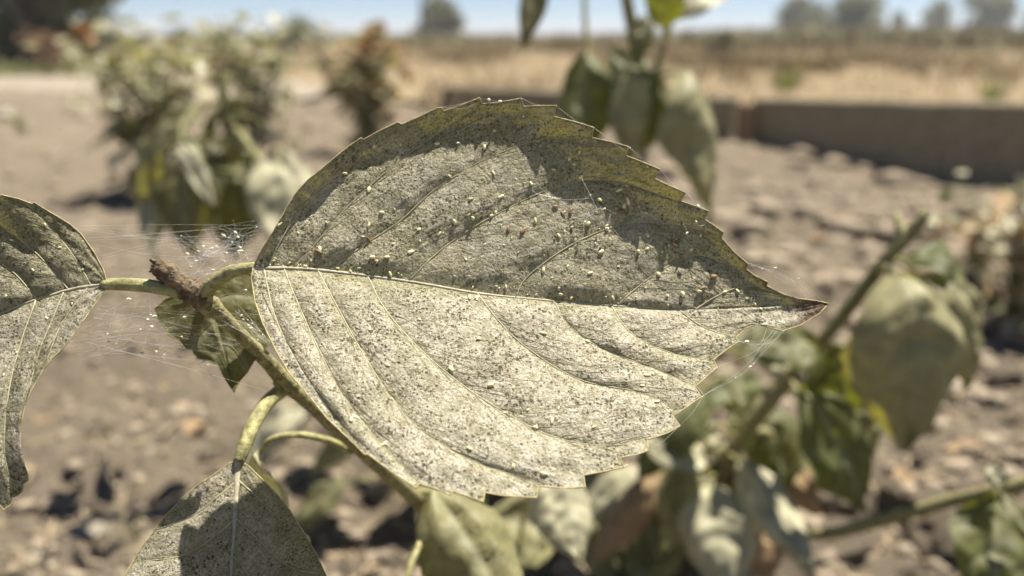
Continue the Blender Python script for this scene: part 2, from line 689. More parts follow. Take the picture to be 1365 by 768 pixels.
def traced_leaf(parent, name, midrib, halves, depth, amp, blade_mat, rim_mat, vein_r=0.00016, mid_r=(0.00048, 0.00014),
                scorch=None, rim_r=0.00016, nt=56, step=2.0, label=None, wrinkle=0.00012, veinlets=None, vein_mat='vein', backlit_tint=True, ampf=lambda x, y, s: 1.0):
    verts, faces = [], []
    A = {'vein': [], 'rim': [], 'scorch': [], 'backlit_tint': []}
    side_cols = []
    rims, veins, lets = [], [], []
    rl = random.Random(len(halves) * 31 + nt)
    T3 = lambda p, side, h=0.0: P(p[0], p[1], depth(p[0], p[1], side) - h)
    for side, (outline, vs) in halves.items():
        hb = HalfBlade(midrib, outline, vs, nt, step)
        n0 = len(verts)
        nv = len(hb.vp)
        rimline = []
        for s in hb.S:
            k, f, pts, wid = hb.column(s)
            first = (k == 0)
            last = (k == nv - 2)
            hshape = math.sin(math.pi * f) ** 0.68 if 0 < f < 1 else 0.0
            for j, p in enumerate(pts):
                t = j / (nt - 1)
                w = min(1.0, wid[j] / 60.0) * (0.35 if (first or last) else 1.0)
                e = smooth(0, 0.10, t) * (1 - 0.75 * smooth(0.80, 1.0, t))
                h = amp * ampf(p[0], p[1], side) * w * hshape * e * (1 + 0.22 * math.sin(t * 17 + k * 2.1 + f * 3))
                q = Vector((p[0] * 0.02, p[1] * 0.02, side * 3.0))
                h += wrinkle * 4 * noise.noise(q) * smooth(0, .15, t)
                h += wrinkle * 1.6 * noise.noise(q * 3.1) * smooth(0, .1, t)
                h += wrinkle * 0.8 * noise.noise(q * 7.7)
                # groove beside the midrib
                h += amp * 0.18 * smooth(0.0, 0.05, t) - amp * 0.18
                verts.append(T3(p, side, h))
                dv = min(f if not first else 1, (1 - f) if not last else 1) * wid[j]
                A['vein'].append(max(max(1 - smooth(0.3, 3.0, dv), 0.55 * (1 - smooth(2.0, 11.0, dv))), 1 - smooth(0.0, 0.05, t)))
                A['backlit_tint'].append((0.40 + 0.50 * smooth(.30, .95, t)) if (side < 0 and backlit_tint) else 0.06)  # upper half tinted towards its margin to imitate light coming through
                edge = np.linalg.norm(np.array(p) - pts[-1])
                A['rim'].append(1 - smooth(0.0, 7.0, edge))
                A['scorch'].append(scorch(p[0], p[1], edge) if scorch else 0.0)
            rimline.append(verts[-1])
        nc = len(hb.S)
        if veinlets:
            ends = [i for i in range(nc) if any(abs(hb.S[i] - q[0]) < .6 for q in hb.vp[1:-1])]
            for e in ends:
                for sg in (-1, 1):
                    j = rl.uniform(.10, .2) * nt
                    while j < nt * .9:
                        run = rl.uniform(6, 26)
                        path = []
                        jj, ii = j, e
                        dj = rl.uniform(.45, 1.0)
                        if sg < 0:
                            dj *= .8
                        for q in range(int(run)):
                            ii += sg * rl.choice([1, 1, 2])
                            jj += dj * rl.uniform(.3, 1.5)
                            if not (0 <= ii < nc and 0 <= jj < nt - 2):
                                break
                            j0 = int(jj)
                            a0, a1 = Vector(verts[n0 + ii * nt + j0]), Vector(verts[n0 + ii * nt + j0 + 1])
                            path.append(a0.lerp(a1, jj - j0))
                        if len(path) > 3:
                            lets.append(path)
                        j += rl.uniform(3.0, 9.0)
        for i in range(nc - 1):
            for j in range(nt - 1):
                a = n0 + i * nt + j
                q = (a, a + 1, a + nt + 1, a + nt)
                faces.append(q if side < 0 else q[::-1])
        rims.append(rimline)
        for k in range(1, nv - 1):
            path = hb.vp[k][1]
            veins.append([T3(p, side, -amp * 0.25 * (1 - smooth(0, .1, j / nt)) + vein_r * 0.35 + wrinkle * (4 * noise.noise(Vector((p[0] * .02, p[1] * .02, side * 3.))) * smooth(0, .15, j / nt))) for j, p in enumerate(path)][:-2])
    lf = mesh_obj(name, verts, faces, blade_mat, parent, attrs=A)
    if veinlets:
        vv, ff = [], []
        for vl in lets:
            tube_data(vl, [veinlets * (1 - .5 * i / len(vl)) for i in range(len(vl))], 4, vv, ff, cap=False)
        vo = mesh_obj('veinlets', vv, ff, M['veinlet'], lf)
        vo['kind'] = 'stuff'
    if label:
        lf['label'] = label
    # midrib
    mp = catmull(midrib, 10)
    n = len(mp)
    mid = [P(p[0], p[1], 0.5 * (depth(p[0], p[1] - .5, -1) + depth(p[0], p[1] + .5, 1)) + amp * 0.16 + mid_r[0] * 0.30) for p in mp]
    v, f = tube_data(mid, [mid_r[0] + (mid_r[1] - mid_r[0]) * (i / (n - 1)) ** 0.7 for i in range(n)], 8, wob=0.15)
    mesh_obj('midrib', v, f, M[vein_mat], lf)
    for q in veins:
        n = len(q)
        v, f = tube_data(q, [vein_r * (1 - 0.65 * i / n) for i in range(n)], 6, wob=0.25)
        mesh_obj('vein', v, f, M[vein_mat], lf)
    for rl in rims:
        v, f = tube_data(rl, [rim_r * (0.7 + 0.5 * abs(noise.noise(Vector((i * 0.13, 0, 5))))) for i in range(len(rl))], 5)
        mesh_obj('margin', v, f, rim_mat, lf)
    return lf


def poly_y(poly):
    xs = [p[0] for p in poly]
    ys = [p[1] for p in poly]
    if xs[0] > xs[-1]:
        xs, ys = xs[::-1], ys[::-1]
    return lambda x: float(np.interp(x, xs, ys))


# ---- the infested plant -------------------------------------------------
base1 = Vector((0.03, 0.55, 0))
base1.z = gh(base1.x, base1.y) - 0.01
plant = thing('infested_plant', 'sickly plant with large grey stippled serrated leaves joined by silk webbing', 'plant', base1)

MID = [(337, 358), (390, 358), (441, 362), (542, 375), (635, 391), (700, 398), (821, 408), (912, 413), (989, 417), (1050, 417), (1080, 413), (1104.5, 404.6)]
UP_OUT = [(337, 358), (345, 340), (352, 328), (365, 308), (381, 279), (393, 259), (409, 241), (429, 225), (445, 211), (465, 195), (481, 184), (485, 186), (502, 176.5), (530, 163), (536, 166), (560, 155), (582, 144.5), (588.5, 143.5), (591, 148.5), (615, 140), (639, 130.5), (642, 138.5), (663, 137), (695, 131), (697.5, 142), (720, 141), (741.5, 141), (738, 155.5), (764.5, 162), (791, 170), (789, 183.5), (813, 189), (838, 195.5), (834, 207.5), (857, 216.5), (880, 226), (872.5, 238), (889.5, 246.5), (914, 257), (907, 268), (926, 274.5), (944.5, 281.5), (939, 292.5), (950, 299.5), (964, 309.5), (961.5, 317), (978.5, 336), (997, 352), (994.5, 359), (1006.5, 368), (1023.5, 376), (1021.5, 381), (1043, 392), (1063, 398), (1087, 401), (1104.5, 404.6)]
LO_OUT = [(337, 358), (335, 371), (339.5, 401), (350, 431), (367, 466), (384.5, 496), (410, 526), (436, 558), (461.5, 582), (473, 593), (487, 607), (489, 605), (510, 620), (539, 640.5), (555, 651), (558, 645), (577, 650), (600.5, 660.5), (602, 654.5), (622, 661), (644, 669.5), (646, 656.5), (671, 661), (715, 663.5), (718, 648), (748, 651), (780, 649.5), (778, 633.5), (809, 628), (831.5, 622.5), (827, 610), (847.5, 606.5), (864.5, 600.5), (862.5, 586.5), (890.5, 577), (906.5, 568), (897, 555), (912, 545.5), (927, 534.5), (938, 528), (928, 515), (942, 502), (956, 490), (951, 480.5), (963.5, 470), (985, 455), (980.5, 450.5), (993.5, 438), (1008.5, 431.5), (1023.5, 436), (1043, 441.5), (1066.5, 434), (1092, 418.5), (1104.5, 404.6)]
UP_V = [
    [(358, 355), (376, 318), (401, 280), (441, 236), (478, 200), (505, 178)],
    [(391, 357), (425, 320), (461, 279), (510, 235), (558, 199), (600, 172), (640, 148)],
    [(439, 361), (486, 326), (534, 294), (574, 257), (619, 227), (663, 205), (720, 186), (765, 184), (789, 182)],
    [(544, 375), (582, 338), (623, 308), (663, 285), (720, 257), (773, 241), (821, 241), (853, 250), (885, 262), (907, 267)],
    [(687, 397), (702, 370), (752, 332), (801, 308), (841, 297), (890, 298), (945, 308), (962, 316)],
    [(822, 408), (845, 387), (881, 360), (926, 340), (962, 350), (994, 358)],
    [(925, 414), (955, 395), (985, 383), (1021, 381)],
]
LO_V = [
    [(352, 358), (357, 385), (366, 420), (386, 465), (414, 512), (452, 563), (487, 606)],
    [(379, 359), (393, 395), (423, 462), (455, 524), (500, 583), (540, 625), (557, 645)],
    [(424, 361), (449, 408), (483, 470), (522, 530), (560, 573), (621, 610), (680, 632), (718, 649)],
    [(490, 368), (513, 412), (560, 466), (621, 517), (676, 552), (723, 577), (766, 590), (815, 594), (861, 588)],
    [(560, 378), (580, 420), (610, 455), (640, 480), (665, 500)],
    [(636, 391), (664, 427), (694, 457), (744, 492), (787, 511), (847, 522), (890, 540), (899, 555)],
    [(738, 401), (757, 432), (790, 458), (835, 478), (880, 495), (928, 515)],
    [(815, 408), (834, 437), (860, 456), (900, 472), (951, 481)],
    [(905, 413), (930, 432), (955, 443), (981, 451)],
]
LO_V.pop(4)
midy = poly_y(MID)
topy = poly_y([(337, 356), (352, 326), (381, 278), (409, 240), (445, 210), (481, 184), (530, 162), (588, 144), (640, 134), (695, 134), (741, 143), (791, 172), (838, 199), (880, 229), (914, 260), (945, 285), (964, 312), (997, 354), (1023, 377), (1063, 398), (1104.5, 404.6)])
D0 = 0.165


def main_depth(px, py, side):
    my = midy(px)
    d = py - my
    D = D0 + 0.000006 * (px - 720)
    k = D / FPX
    if d >= 0:
        s = 0.62 * d
        return D - s * k
    a = -d
    at = max(8.0, my - topy(px))
    band = 42 + 40 * smooth(690, 760, px) - 56 * smooth(900, 1000, px)
    band = min(band, at * 0.7)
    a0 = at - band
    x = max(0.0, a - a0)
    tr = 0.40 * band
    drop = 0.42
    q = drop * x * x / (2 * tr) if x < tr else drop * (x - tr / 2)
    return D + (0.19 * a - q) * k


def main_amp(px, py, side):
    if side > 0:
        return 1.0
    my = midy(px)
    at = max(8.0, my - topy(px))
    return 0.66 - 0.42 * smooth(at - 90, at - 40, my - py)


def main_scorch(px, py, edge):
    n = noise.noise(Vector((px * 0.06, py * 0.06, 1.0)))
    v = smooth(1040, 1098, px + n * 14)
    v = max(v, 0.75 * (1 - smooth(0, 9, edge + n * 5)) * smooth(950, 1010, px))
    v = max(v, 0.5 * (1 - smooth(0, 4, edge)) * smooth(0.1, 0.4, n))
    return min(1, v)


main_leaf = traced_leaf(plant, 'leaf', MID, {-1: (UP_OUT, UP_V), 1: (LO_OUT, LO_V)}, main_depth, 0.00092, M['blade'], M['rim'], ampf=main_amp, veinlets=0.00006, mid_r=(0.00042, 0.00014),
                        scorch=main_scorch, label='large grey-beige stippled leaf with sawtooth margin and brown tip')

# left leaf, running out of the frame
L_MID = [(143, 379), (105, 384), (70, 393), (30, 406), (-15, 424), (-120, 452), (-240, 474), (-335, 490)]
L_UP = [(143, 379), (138, 360), (125, 336), (108, 312), (92, 298), (72, 286), (55, 276), (46, 270), (43, 272), (24, 265), (2, 260), (-1, 264), (-40, 258), (-44, 263), (-90, 268), (-94, 275), (-150, 295), (-153, 303), (-205, 338), (-207, 348), (-255, 390), (-256, 402), (-300, 440), (-335, 490)]
L_LO = [(143, 379), (136, 392), (122, 412), (104, 438), (86, 462), (70, 478), (58, 492), (42, 520), (33, 540), (27, 570), (26, 592), (30, 610), (37, 630), (38, 640), (31, 645), (30, 655), (24, 660), (17, 663), (15, 672), (5, 680), (-2, 672), (-30, 684), (-36, 675), (-80, 676), (-86, 664), (-140, 650), (-145, 638), (-200, 606), (-203, 592), (-255, 556), (-258, 543), (-300, 520), (-335, 490)]
L_UV = [[(122, 382), (105, 352), (80, 318), (50, 285), (24, 266)], [(92, 387), (70, 360), (40, 330), (0, 300), (-42, 262)], [(50, 400), (20, 365), (-20, 335), (-92, 274)],
        [(-5, 420), (-40, 380), (-90, 345), (-152, 302)], [(-80, 441), (-120, 400), (-206, 347)], [(-170, 460), (-210, 430), (-256, 401)]]
L_LV = [[(118, 382), (104, 400), (80, 435), (58, 492)], [(85, 389), (72, 420), (52, 470), (33, 540)], [(48, 400), (30, 450), (12, 520), (6, 600), (20, 662)],
        [(0, 418), (-20, 480), (-40, 560), (-34, 676)], [(-70, 440), (-80, 520), (-90, 590), (-86, 665)], [(-140, 456), (-150, 530), (-145, 638)], [(-220, 470), (-230, 510), (-257, 543)]]
lmidy = poly_y(L_MID)


def left_depth(px, py, side):
    my = lmidy(px)
    d = py - my
    D = 0.164 - 0.00002 * (143 - px)
    k = D / FPX
    if d >= 0:
        return D - (0.46 * d - 0.0016 * max(0, d - 95) ** 2) * k
    a = -d
    return D + (0.16 * a - 0.0035 * max(0, a - 70) ** 2) * k


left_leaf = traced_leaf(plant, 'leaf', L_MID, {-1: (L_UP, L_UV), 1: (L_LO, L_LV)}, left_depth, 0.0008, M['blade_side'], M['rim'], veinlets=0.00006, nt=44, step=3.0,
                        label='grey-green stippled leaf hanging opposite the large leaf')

# leaf hanging below on the left
B_MID = [(318, 613), (316, 650), (313, 700), (308, 768), (303, 850), (300, 930)]
B_L = [(318, 613), (305, 618), (285, 633), (262, 648), (240, 667), (222, 686), (205, 708), (190, 728), (176, 750), (160, 778), (158, 790), (150, 812), (152, 824), (158, 850), (165, 856), (185, 885), (195, 888), (225, 910), (300, 930)]
B_R = [(318, 613), (332, 622), (350, 640), (368, 658), (386, 680), (404, 708), (420, 736), (434, 766), (448, 800), (446, 812), (448, 838), (438, 848), (424, 876), (408, 880), (380, 905), (300, 930)]
B_LV = [[(317, 640), (290, 662), (255, 688), (205, 708)], [(314, 690), (290, 712), (245, 740), (176, 750)], [(310, 740), (280, 770), (230, 800), (152, 824)], [(305, 810), (270, 845), (195, 888)]]
B_RV = [[(317, 640), (340, 660), (370, 690), (404, 708)], [(314, 690), (340, 715), (385, 755), (434, 766)], [(310, 740), (345, 780), (395, 815), (446, 812)], [(305, 810), (340, 850), (408, 880)]]


def bl_depth(px, py, side):
    D = 0.172
    k = D / FPX
    dx = px - np.interp(py, [613, 768, 930], [318, 308, 300])
    z = D - 0.42 * (py - 613) * k
    z -= (0.20 if dx > 0 else 0.10) * abs(dx) * k - 0.0006 * dx * dx * k
    return z


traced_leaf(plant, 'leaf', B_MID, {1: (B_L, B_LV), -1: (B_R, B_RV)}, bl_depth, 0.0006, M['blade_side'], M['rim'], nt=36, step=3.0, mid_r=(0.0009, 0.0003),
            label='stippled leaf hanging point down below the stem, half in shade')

# shaded leaf under the node
U_MID = [(272, 392), (285, 425), (300, 470), (312, 523)]
U_L = [(272, 392), (248, 392), (222, 398), (206, 412), (210, 428), (220, 436), (224, 446), (238, 454), (246, 464), (256, 466), (262, 478), (276, 480), (284, 484), (290, 486), (300, 505), (312, 523)]
U_R = [(272, 392), (290, 372), (320, 360), (350, 372), (366, 400), (370, 430), (362, 455), (350, 470), (338, 482), (330, 496), (322, 505), (312, 523)]
U_LV = [[(277, 405), (255, 410), (222, 440)], [(286, 428), (268, 445), (256, 466)], [(296, 458), (290, 472), (288, 485)]]
U_RV = [[(277, 405), (310, 392), (366, 400)], [(286, 428), (320, 425), (362, 455)], [(296, 458), (312, 465), (330, 496)]]
traced_leaf(plant, 'leaf', U_MID, {1: (U_L, U_LV), -1: (U_R, U_RV)}, lambda px, py, s: 0.180 + 0.15 * abs(px - (272 + (py - 392) * .3)) * 0.18 / FPX - 0.25 * (py - 392) * 0.18 / FPX, 0.0006,
            M['leaf_olive'], M['oliverib'], vein_mat='oliverib', nt=24, step=3.0, label='dark olive leaf tucked behind the stem')

# stems and petioles
gb = base1
stem_pts = [(268, 398, .1685, .0018), (280, 408, .170, .0022), (298, 423, .172, .0015), (340, 465, .178, .0014), (384, 512, .186, .0019), (402, 530, .190, .0015), (485, 603, .215, .0018), (580, 688, .27, .0026), (650, 745, .37, .0042)]
pw = [tuple(P(a, b, c)) + (r,) for a, b, c, r in stem_pts] + [tuple(gb + Vector((-.012, -.01, .05))) + (.0055,), tuple(gb + Vector((0, 0, -.004))) + (.0065,)]
stalk('stem', pw, M['stem'], plant, 8, 12, 0.12, 1, True)
stub = stalk('dead_stub', [(272, 401, .1685, .0021), (258, 391, .1675, .0025), (246, 383, .1665, .0022), (232, 371, .1655, .0019), (216, 360, .1645, .0019), (206, 353, .164, .0015)], M['stub'], plant, 6, 14, 0.38, 2)
for q in range(5):
    a = q * 1.3
    stalk('splinter', [(210 + 3 * math.cos(a), 356 + 4 * math.sin(a), .1645, .0006), (203 + 4 * math.cos(a * 1.7), 351 + 6 * math.sin(a), .1638, .00025)], M['stub'], stub, 3, 5, .5, q)
stalk('petiole', [(132, 381, .1645, .0008), (150, 379, .1645, .0012), (185, 380, .165, .0013), (225, 386, .166, .0014), (262, 397, .1685, .0016)], M['petiole'], plant, 6, 10, .1, 3)
stalk('petiole', [(350, 358, .166, .0009), (335, 357, .165, .0011), (310, 362, .165, .0013), (289, 374, .166, .0014), (276, 388, .1675, .0016), (270, 400, .169, .0018)], M['petiole'], plant, 6, 10, .1, 4)
stalk('petiole', [(386, 513, .189, .0016), (378, 518, .187, .0017), (358, 535, .182, .0016), (340, 562, .177, .0015), (327, 592, .173, .0014), (318, 616, .1715, .0012)], M['petiole'], plant, 6, 10, .12, 5)
stalk('petiole', [(276, 396, .171, .0012), (274, 394, .176, .0011), (272, 392, .180, .0009)], M['petiole'], plant, 3, 8, .1, 6)
stalk('bud_scar', [(382, 516, .187, .0016), (372, 511, .185, .0013), (366, 509, .184, .0006)], M['petiole'], plant, 4, 8, .3, 7)


# ------------------------------------------------------------------ leaves that hang behind
def hang_leaf(parent, base, tip, width, hint=(0, -1, 0.4), sag=0.12, fold=0.35, mat='leaf_dusty', curl=0.3, teeth=True, twist=0.0, seed=0, pet=None, nu=30, nv=7, midrib=True):
    """base, tip: world points; hint: direction the upper face looks to; the blade sags, folds on its midrib and curls at the rim."""
    rnd = random.Random(seed)
    base, tip = Vector(base), Vector(tip)
    ax = tip - base
    L = ax.length
    a = ax.normalized()
    nrm = Vector(hint)
    nrm = (nrm - a * nrm.dot(a)).normalized()
    side = a.cross(nrm).normalized()
    verts, faces, vat = [], [], []
    ntooth = 9 + int(L / .012)
    spine = []
    cols = 2 * nv + 1
    for i in range(nu + 1):
        u = i / nu
        c = base + a * (L * u) + nrm * (L * sag * 2.3 * u ** 0.55 * (1 - u))
        spine.append(c)
        w = width * 0.5 * (math.sin(math.pi * u ** 0.80) ** 0.95) * (1 - 0.10 * u) if 0 < u < 1 else 0.0
        tw = twist * (u - 0.3)
        for j in range(-nv, nv + 1):
            t = j / nv
            at = abs(t)
            ww = w
            if teeth and at == 1:
                ww = w * (1 + 0.09 * (((u * ntooth) % 1.0) - 0.4))
            q = u * 6.5 - at * 1.6
            quilt = abs(math.sin(math.pi * q))
            fa = fold * at + curl * -at ** 3
            s2 = side * math.cos(tw) + nrm * math.sin(tw)
            n2 = nrm * math.cos(tw) - side * math.sin(tw)
            p = c + s2 * (t * ww * math.cos(fa * 0.8)) + n2 * (at * ww * math.sin(fa))
            hh = width * 0.035 * quilt * (1 - at ** 4) * (at > 0) * min(1, w / width * 3)
            hh += width * 0.11 * noise.noise(Vector((u * 3 + seed * 3.3, t * 2, seed * 1.7)))
            hh += width * 0.05 * noise.noise(Vector((u * 8 + seed * 1.3, t * 3.5, seed * 2.7)))
            hh += width * 0.10 * at ** 2 * math.sin(u * 13 + seed + (1.7 if t > 0 else 0)) * (1 - u)
            p = p + n2 * hh
            verts.append(p)
            vat.append(max(1 - smooth(0, 0.2, at), 1 - smooth(0.02, 0.22, quilt)) * (1 - 0.5 * at))
    for i in range(nu):
        for j in range(cols - 1):
            b = i * cols + j
            faces.append((b, b + 1, b + cols + 1, b + cols))
    lf = mesh_obj('leaf', verts, faces, M[mat], parent, attrs={'vein': vat})
    if midrib:
        off = origin_of(lf)
        path = [verts[i * cols + nv] - nrm * 0.0003 for i in range(nu + 1)]
        v, f = tube_data(path, [max(0.0002, width * 0.016 * (1 - u / nu)) for u in range(nu + 1)], 6)
        mesh_obj('midrib', v, f, M['petiole'], lf)
    if pet is not None:
        pts = [tuple(Vector(q)) + (width * 0.022 + 0.0004,) for q in pet] + [tuple(base + a * L * 0.03) + (width * 0.018 + 0.0003,)]
        sm = catmull(pts, 5)
        v, f = tube_data([Vector(s[:3]) for s in sm], [s[3] for s in sm], 7, wob=.1, seed=seed)
        mesh_obj('petiole', v, f, M['petiole'], lf)
    return lf


TOCAM = (0.05, -0.75, 0.65)
UPW = (0.1, -0.2, 1)
# more leaves of the infested plant
hl = hang_leaf
hl(plant, P(345, 600, .205), P(418, 745, .225), .020, (-.5, -.5, .7), .05, .3, 'leaf_pale', seed=2, pet=[P(470, 603, .213), P(440, 588, .208), P(400, 580, .204), P(362, 586, .204)])
hl(plant, P(574, 652, .25), P(705, 860, .235), .033, (.25, -.75, .6), .10, -.3, 'leaf_dusty', seed=3, pet=[P(540, 655, .26), P(560, 655, .252)])
hl(plant, P(542, 770, .235), P(520, 900, .225), .030, (-.3, -.7, .6), .10, .35, 'leaf_dusty', seed=4, pet=[P(590, 680, .262), P(575, 700, .25), P(555, 735, .24)])
hl(plant, P(735, 628, .33), P(776, 752, .315), .030, (.1, -.5, .85), .10, -.3, 'leaf_pale', seed=5, pet=[P(690, 740, .40), P(705, 660, .36)])
hl(plant, P(640, 700, .36), P(600, 770, .33), .038, (-.2, -.8, .6), .1, .4, 'leaf_dusty', seed=9, pet=[P(660, 750, .38), P(655, 715, .37)])
hl(plant, P(660, 690, .40), P(740, 730, .42), .040, (.3, -.5, .8), .1, .4, 'leaf_dusty', seed=10, pet=[P(655, 748, .38), P(650, 710, .39)])
hl(plant, P(700, 620, .42), P(640, 660, .44), .045, (0, -.3, 1), .1, .4, 'leaf_green', seed=11, pet=[P(665, 752, .40), P(690, 680, .41)])

rl = random.Random(411)
for i in range(16):  # unseen leaves added behind the big leaf to shade the ground in front
    bb = Vector((rl.uniform(-.10, .14), rl.uniform(.50, .66), rl.uniform(.10, .20)))
    ang = rl.uniform(0, 6.28)
    dd = Vector((math.cos(ang), math.sin(ang), -rl.uniform(.1, .8))).normalized() * rl.uniform(.06, .085)
    hl(plant, bb, bb + dd, rl.uniform(.04, .055), (math.cos(ang) * .3, math.sin(ang) * .3 - .2, .9), .15, rl.uniform(-.3, .3), rl.choice(['leaf_dusty', 'leaf_olive', 'leaf_green']), .4, seed=300 + i, pet=[base1 + Vector((0, 0, .05)), base1.lerp(bb, .6) + Vector((0, 0, .02))], nu=18, nv=5)
rl = random.Random(404)
for i in range(24):
    ang = rl.uniform(0, 6.28)
    rad = rl.uniform(.02, .13)
    bb = base1 + Vector((math.cos(ang) * rad * 1.5 - .02, math.sin(ang) * rad * .7, rl.uniform(.05, .17)))
    dd = Vector((math.cos(ang), math.sin(ang) * .8, -rl.uniform(.4, 1.3))).normalized() * rl.uniform(.05, .085)
    hl(plant, bb, bb + dd, rl.uniform(.03, .045), (math.cos(ang) * .5, math.sin(ang) * .5 - .3, .8), .18, rl.uniform(-.3, .3), rl.choice(['leaf_dusty', 'leaf_olive', 'leaf_dusty', 'leaf_pale']), .4, seed=200 + i, pet=[base1 + Vector((0, 0, .04)), base1.lerp(bb, .6) + Vector((0, 0, .03))], nu=20, nv=5)

# ---- the wilting plant on the right ------------------------------------
b2 = on_g(868, 748)
b2.z -= .006
plant2 = thing('wilting_plant', 'wilting plant with drooping dusty green leaves right of the stippled leaf', 'plant', b2)


def wp(lst):
    return [tuple(P(a, b, c)) + (r,) for a, b, c, r in lst]


stalk('stem', wp([(1236, 284, .395, .0026), (1210, 315, .40, .0034), (1180, 347, .405, .0032), (1100, 450, .43, .0034), (1040, 520, .45, .0037), (985, 590, .48, .0042), (935, 655, .51, .0046)]) + [tuple(b2 + Vector((.012, 0, .03))) + (.0055,), tuple(b2) + (.007,)], M['stem'], plant2, 7, 10, .2, 11, True)
stalk('branch', wp([(950, 640, .50, .003), (1010, 690, .47, .003), (1090, 712, .44, .0031), (1180, 692, .41, .0031), (1270, 667, .385, .0031), (1365, 645, .36, .0030), (1480, 600, .345, .0026)]), M['stem'], plant2, 7, 10, .2, 12, True)
stalk('branch', wp([(1000, 575, .475, .003), (1050, 575, .49, .0028), (1120, 540, .50, .002)]), M['stem'], plant2, 7, 8, .2, 13, True)
stalk('branch', wp([(905, 690, .53, .0035), (850, 660, .54, .003), (800, 690, .55, .0025), (770, 650, .56, .002)]), M['stem'], plant2, 7, 8, .2, 14, True)
stalk('branch', wp([(1205, 318, .40, .0024), (1198, 300, .402, .0022), (1196, 285, .404, .0012)]), M['petiole'], plant2, 4, 8, .2, 15, True)
hl(plant2, P(1190, 362, .40), P(1208, 604, .40), .066, (.0, -.95, .30), .32, -.30, 'leaf_mid', .45, seed=21, pet=[P(1170, 365, .408), P(1180, 355, .402)])
hl(plant2, P(1205, 345, .42), P(1292, 425, .43), .045, (.3, -.3, .9), .25, .4, 'leaf_green', .5, seed=22, pet=[P(1185, 345, .406), P(1195, 336, .41)])
hl(plant2, P(1225, 365, .415), P(1288, 520, .425), .048, (.55, -.6, .4), .30, -.2, 'leaf_mid', .5, seed=23, pet=[P(1180, 350, .407), P(1200, 348, .41)])
hl(plant2, P(1062, 520, .43), P(1152, 682, .44), .040, (.3, -.85, .35), .14, .45, 'leaf_green', .4, seed=24, pet=[P(1050, 510, .448), P(1055, 508, .44)])
hl(plant2, P(1085, 470, .43), P(985, 462, .42), .038, (0, -.5, .9), .18, .35, 'leaf_green', .4, seed=25, pet=[P(1095, 457, .43), P(1092, 460, .43)])
hl(plant2, P(1060, 500, .445), P(1015, 430, .46), .030, (-.3, -.6, .7), .1, .35, 'leaf_pale', .4, seed=26)
hl(plant2, P(930, 608, .48), P(850, 592, .44), .045, (-.1, -.5, .85), .12, .30, 'leaf_pale', .3, seed=27, pet=[P(945, 642, .505), P(945, 620, .49)])
hl(plant2, P(948, 645, .47), P(972, 800, .44), .050, (-.35, -.8, .5), .25, -.35, 'leaf_pale', .3, seed=28, pet=[P(955, 630, .495), P(950, 632, .48)])
hl(plant2, P(985, 612, .465), P(1088, 768, .415), .030, (-.2, -.45, .9), .1, -.4, 'leaf_pale', .2, seed=29, pet=[P(965, 615, .49), P(972, 606, .475)])
hl(plant2, P(1000, 545, .48), P(950, 500, .50), .04, (-.1, -.4, .9), .1, .3, 'leaf_green', .3, seed=30)
hl(plant2, P(1325, 660, .365), P(1318, 830, .345), .040, (-.1, -.9, .35), .08, .35, 'leaf_green', .3, seed=31, pet=[P(1340, 652, .366), P(1332, 650, .366)])
hl(plant2, P(1322, 618, .36), P(1335, 655, .355), .010, (-.3, -.6, .6), .1, .5, 'leaf_pale', .3, seed=32, pet=[P(1345, 650, .364), P(1325, 635, .362)])
hl(plant2, P(1335, 655, .355), P(1385, 730, .34), .006, (-.3, -.6, .6), .1, .5, 'leaf_dusty', .3, seed=33)
hl(plant2, P(1108, 455, .44), P(1130, 560, .46), .045, (-.2, -.8, .5), .15, .4, 'leaf_green', .5, seed=34)
hl(plant2, P(800, 680, .55), P(745, 700, .52), .04, (-.1, -.5, .9), .15, .3, 'leaf_dusty', .3, seed=35)
hl(plant2, P(860, 662, .54), P(870, 770, .52), .04, (0, -.8, .5), .12, .4, 'leaf_olive', .4, seed=36)
hl(plant2, P(1115, 540, .50), P(1165, 610, .50), .04, (0.2, -.7, .6), .15, .4, 'leaf_dusty', .4, seed=37)

rl = random.Random(505)
for i in range(28):
    u = rl.random()
    st = b2.lerp(P(1060, 500, .46), u * .8) + Vector((rl.uniform(-.02, .02), rl.uniform(-.01, .03), rl.uniform(0, .01)))
    ang = rl.uniform(0, 6.28)
    bb = st + Vector((math.cos(ang) * .03, math.sin(ang) * .03, rl.uniform(.0, .03)))
    dd = Vector((math.cos(ang), math.sin(ang), -rl.uniform(.5, 1.6))).normalized() * rl.uniform(.045, .075)
    if (bb + dd).z < .01:
        dd.z = .012 - bb.z
    hl(plant2, bb, bb + dd, rl.uniform(.026, .042), (math.cos(ang) * .5, math.sin(ang) * .5 - .4, .6), .2, rl.uniform(-.45, .3), rl.choice(['leaf_dusty', 'leaf_olive', 'leaf_green', 'leaf_pale', 'deadleaf']), .45, seed=500 + i, pet=[st, st.lerp(bb, .6) + Vector((0, 0, .012))], nu=20, nv=5)
for i in range(6):
    a = b2 + Vector((rl.uniform(-.08, .12), rl.uniform(-.04, .08), .004))
    c = a + Vector((rl.uniform(-.06, .06), rl.uniform(-.04, .06), rl.uniform(.05, .12)))
    stalk('twig', [tuple(b2 + Vector((0, 0, .01))) + (.003,), tuple(b2.lerp(c, .5) + Vector((0, 0, .01))) + (.0022,), tuple(c) + (.001,)], M['stem'], plant2, 6, 7, .2, 520 + i, True)

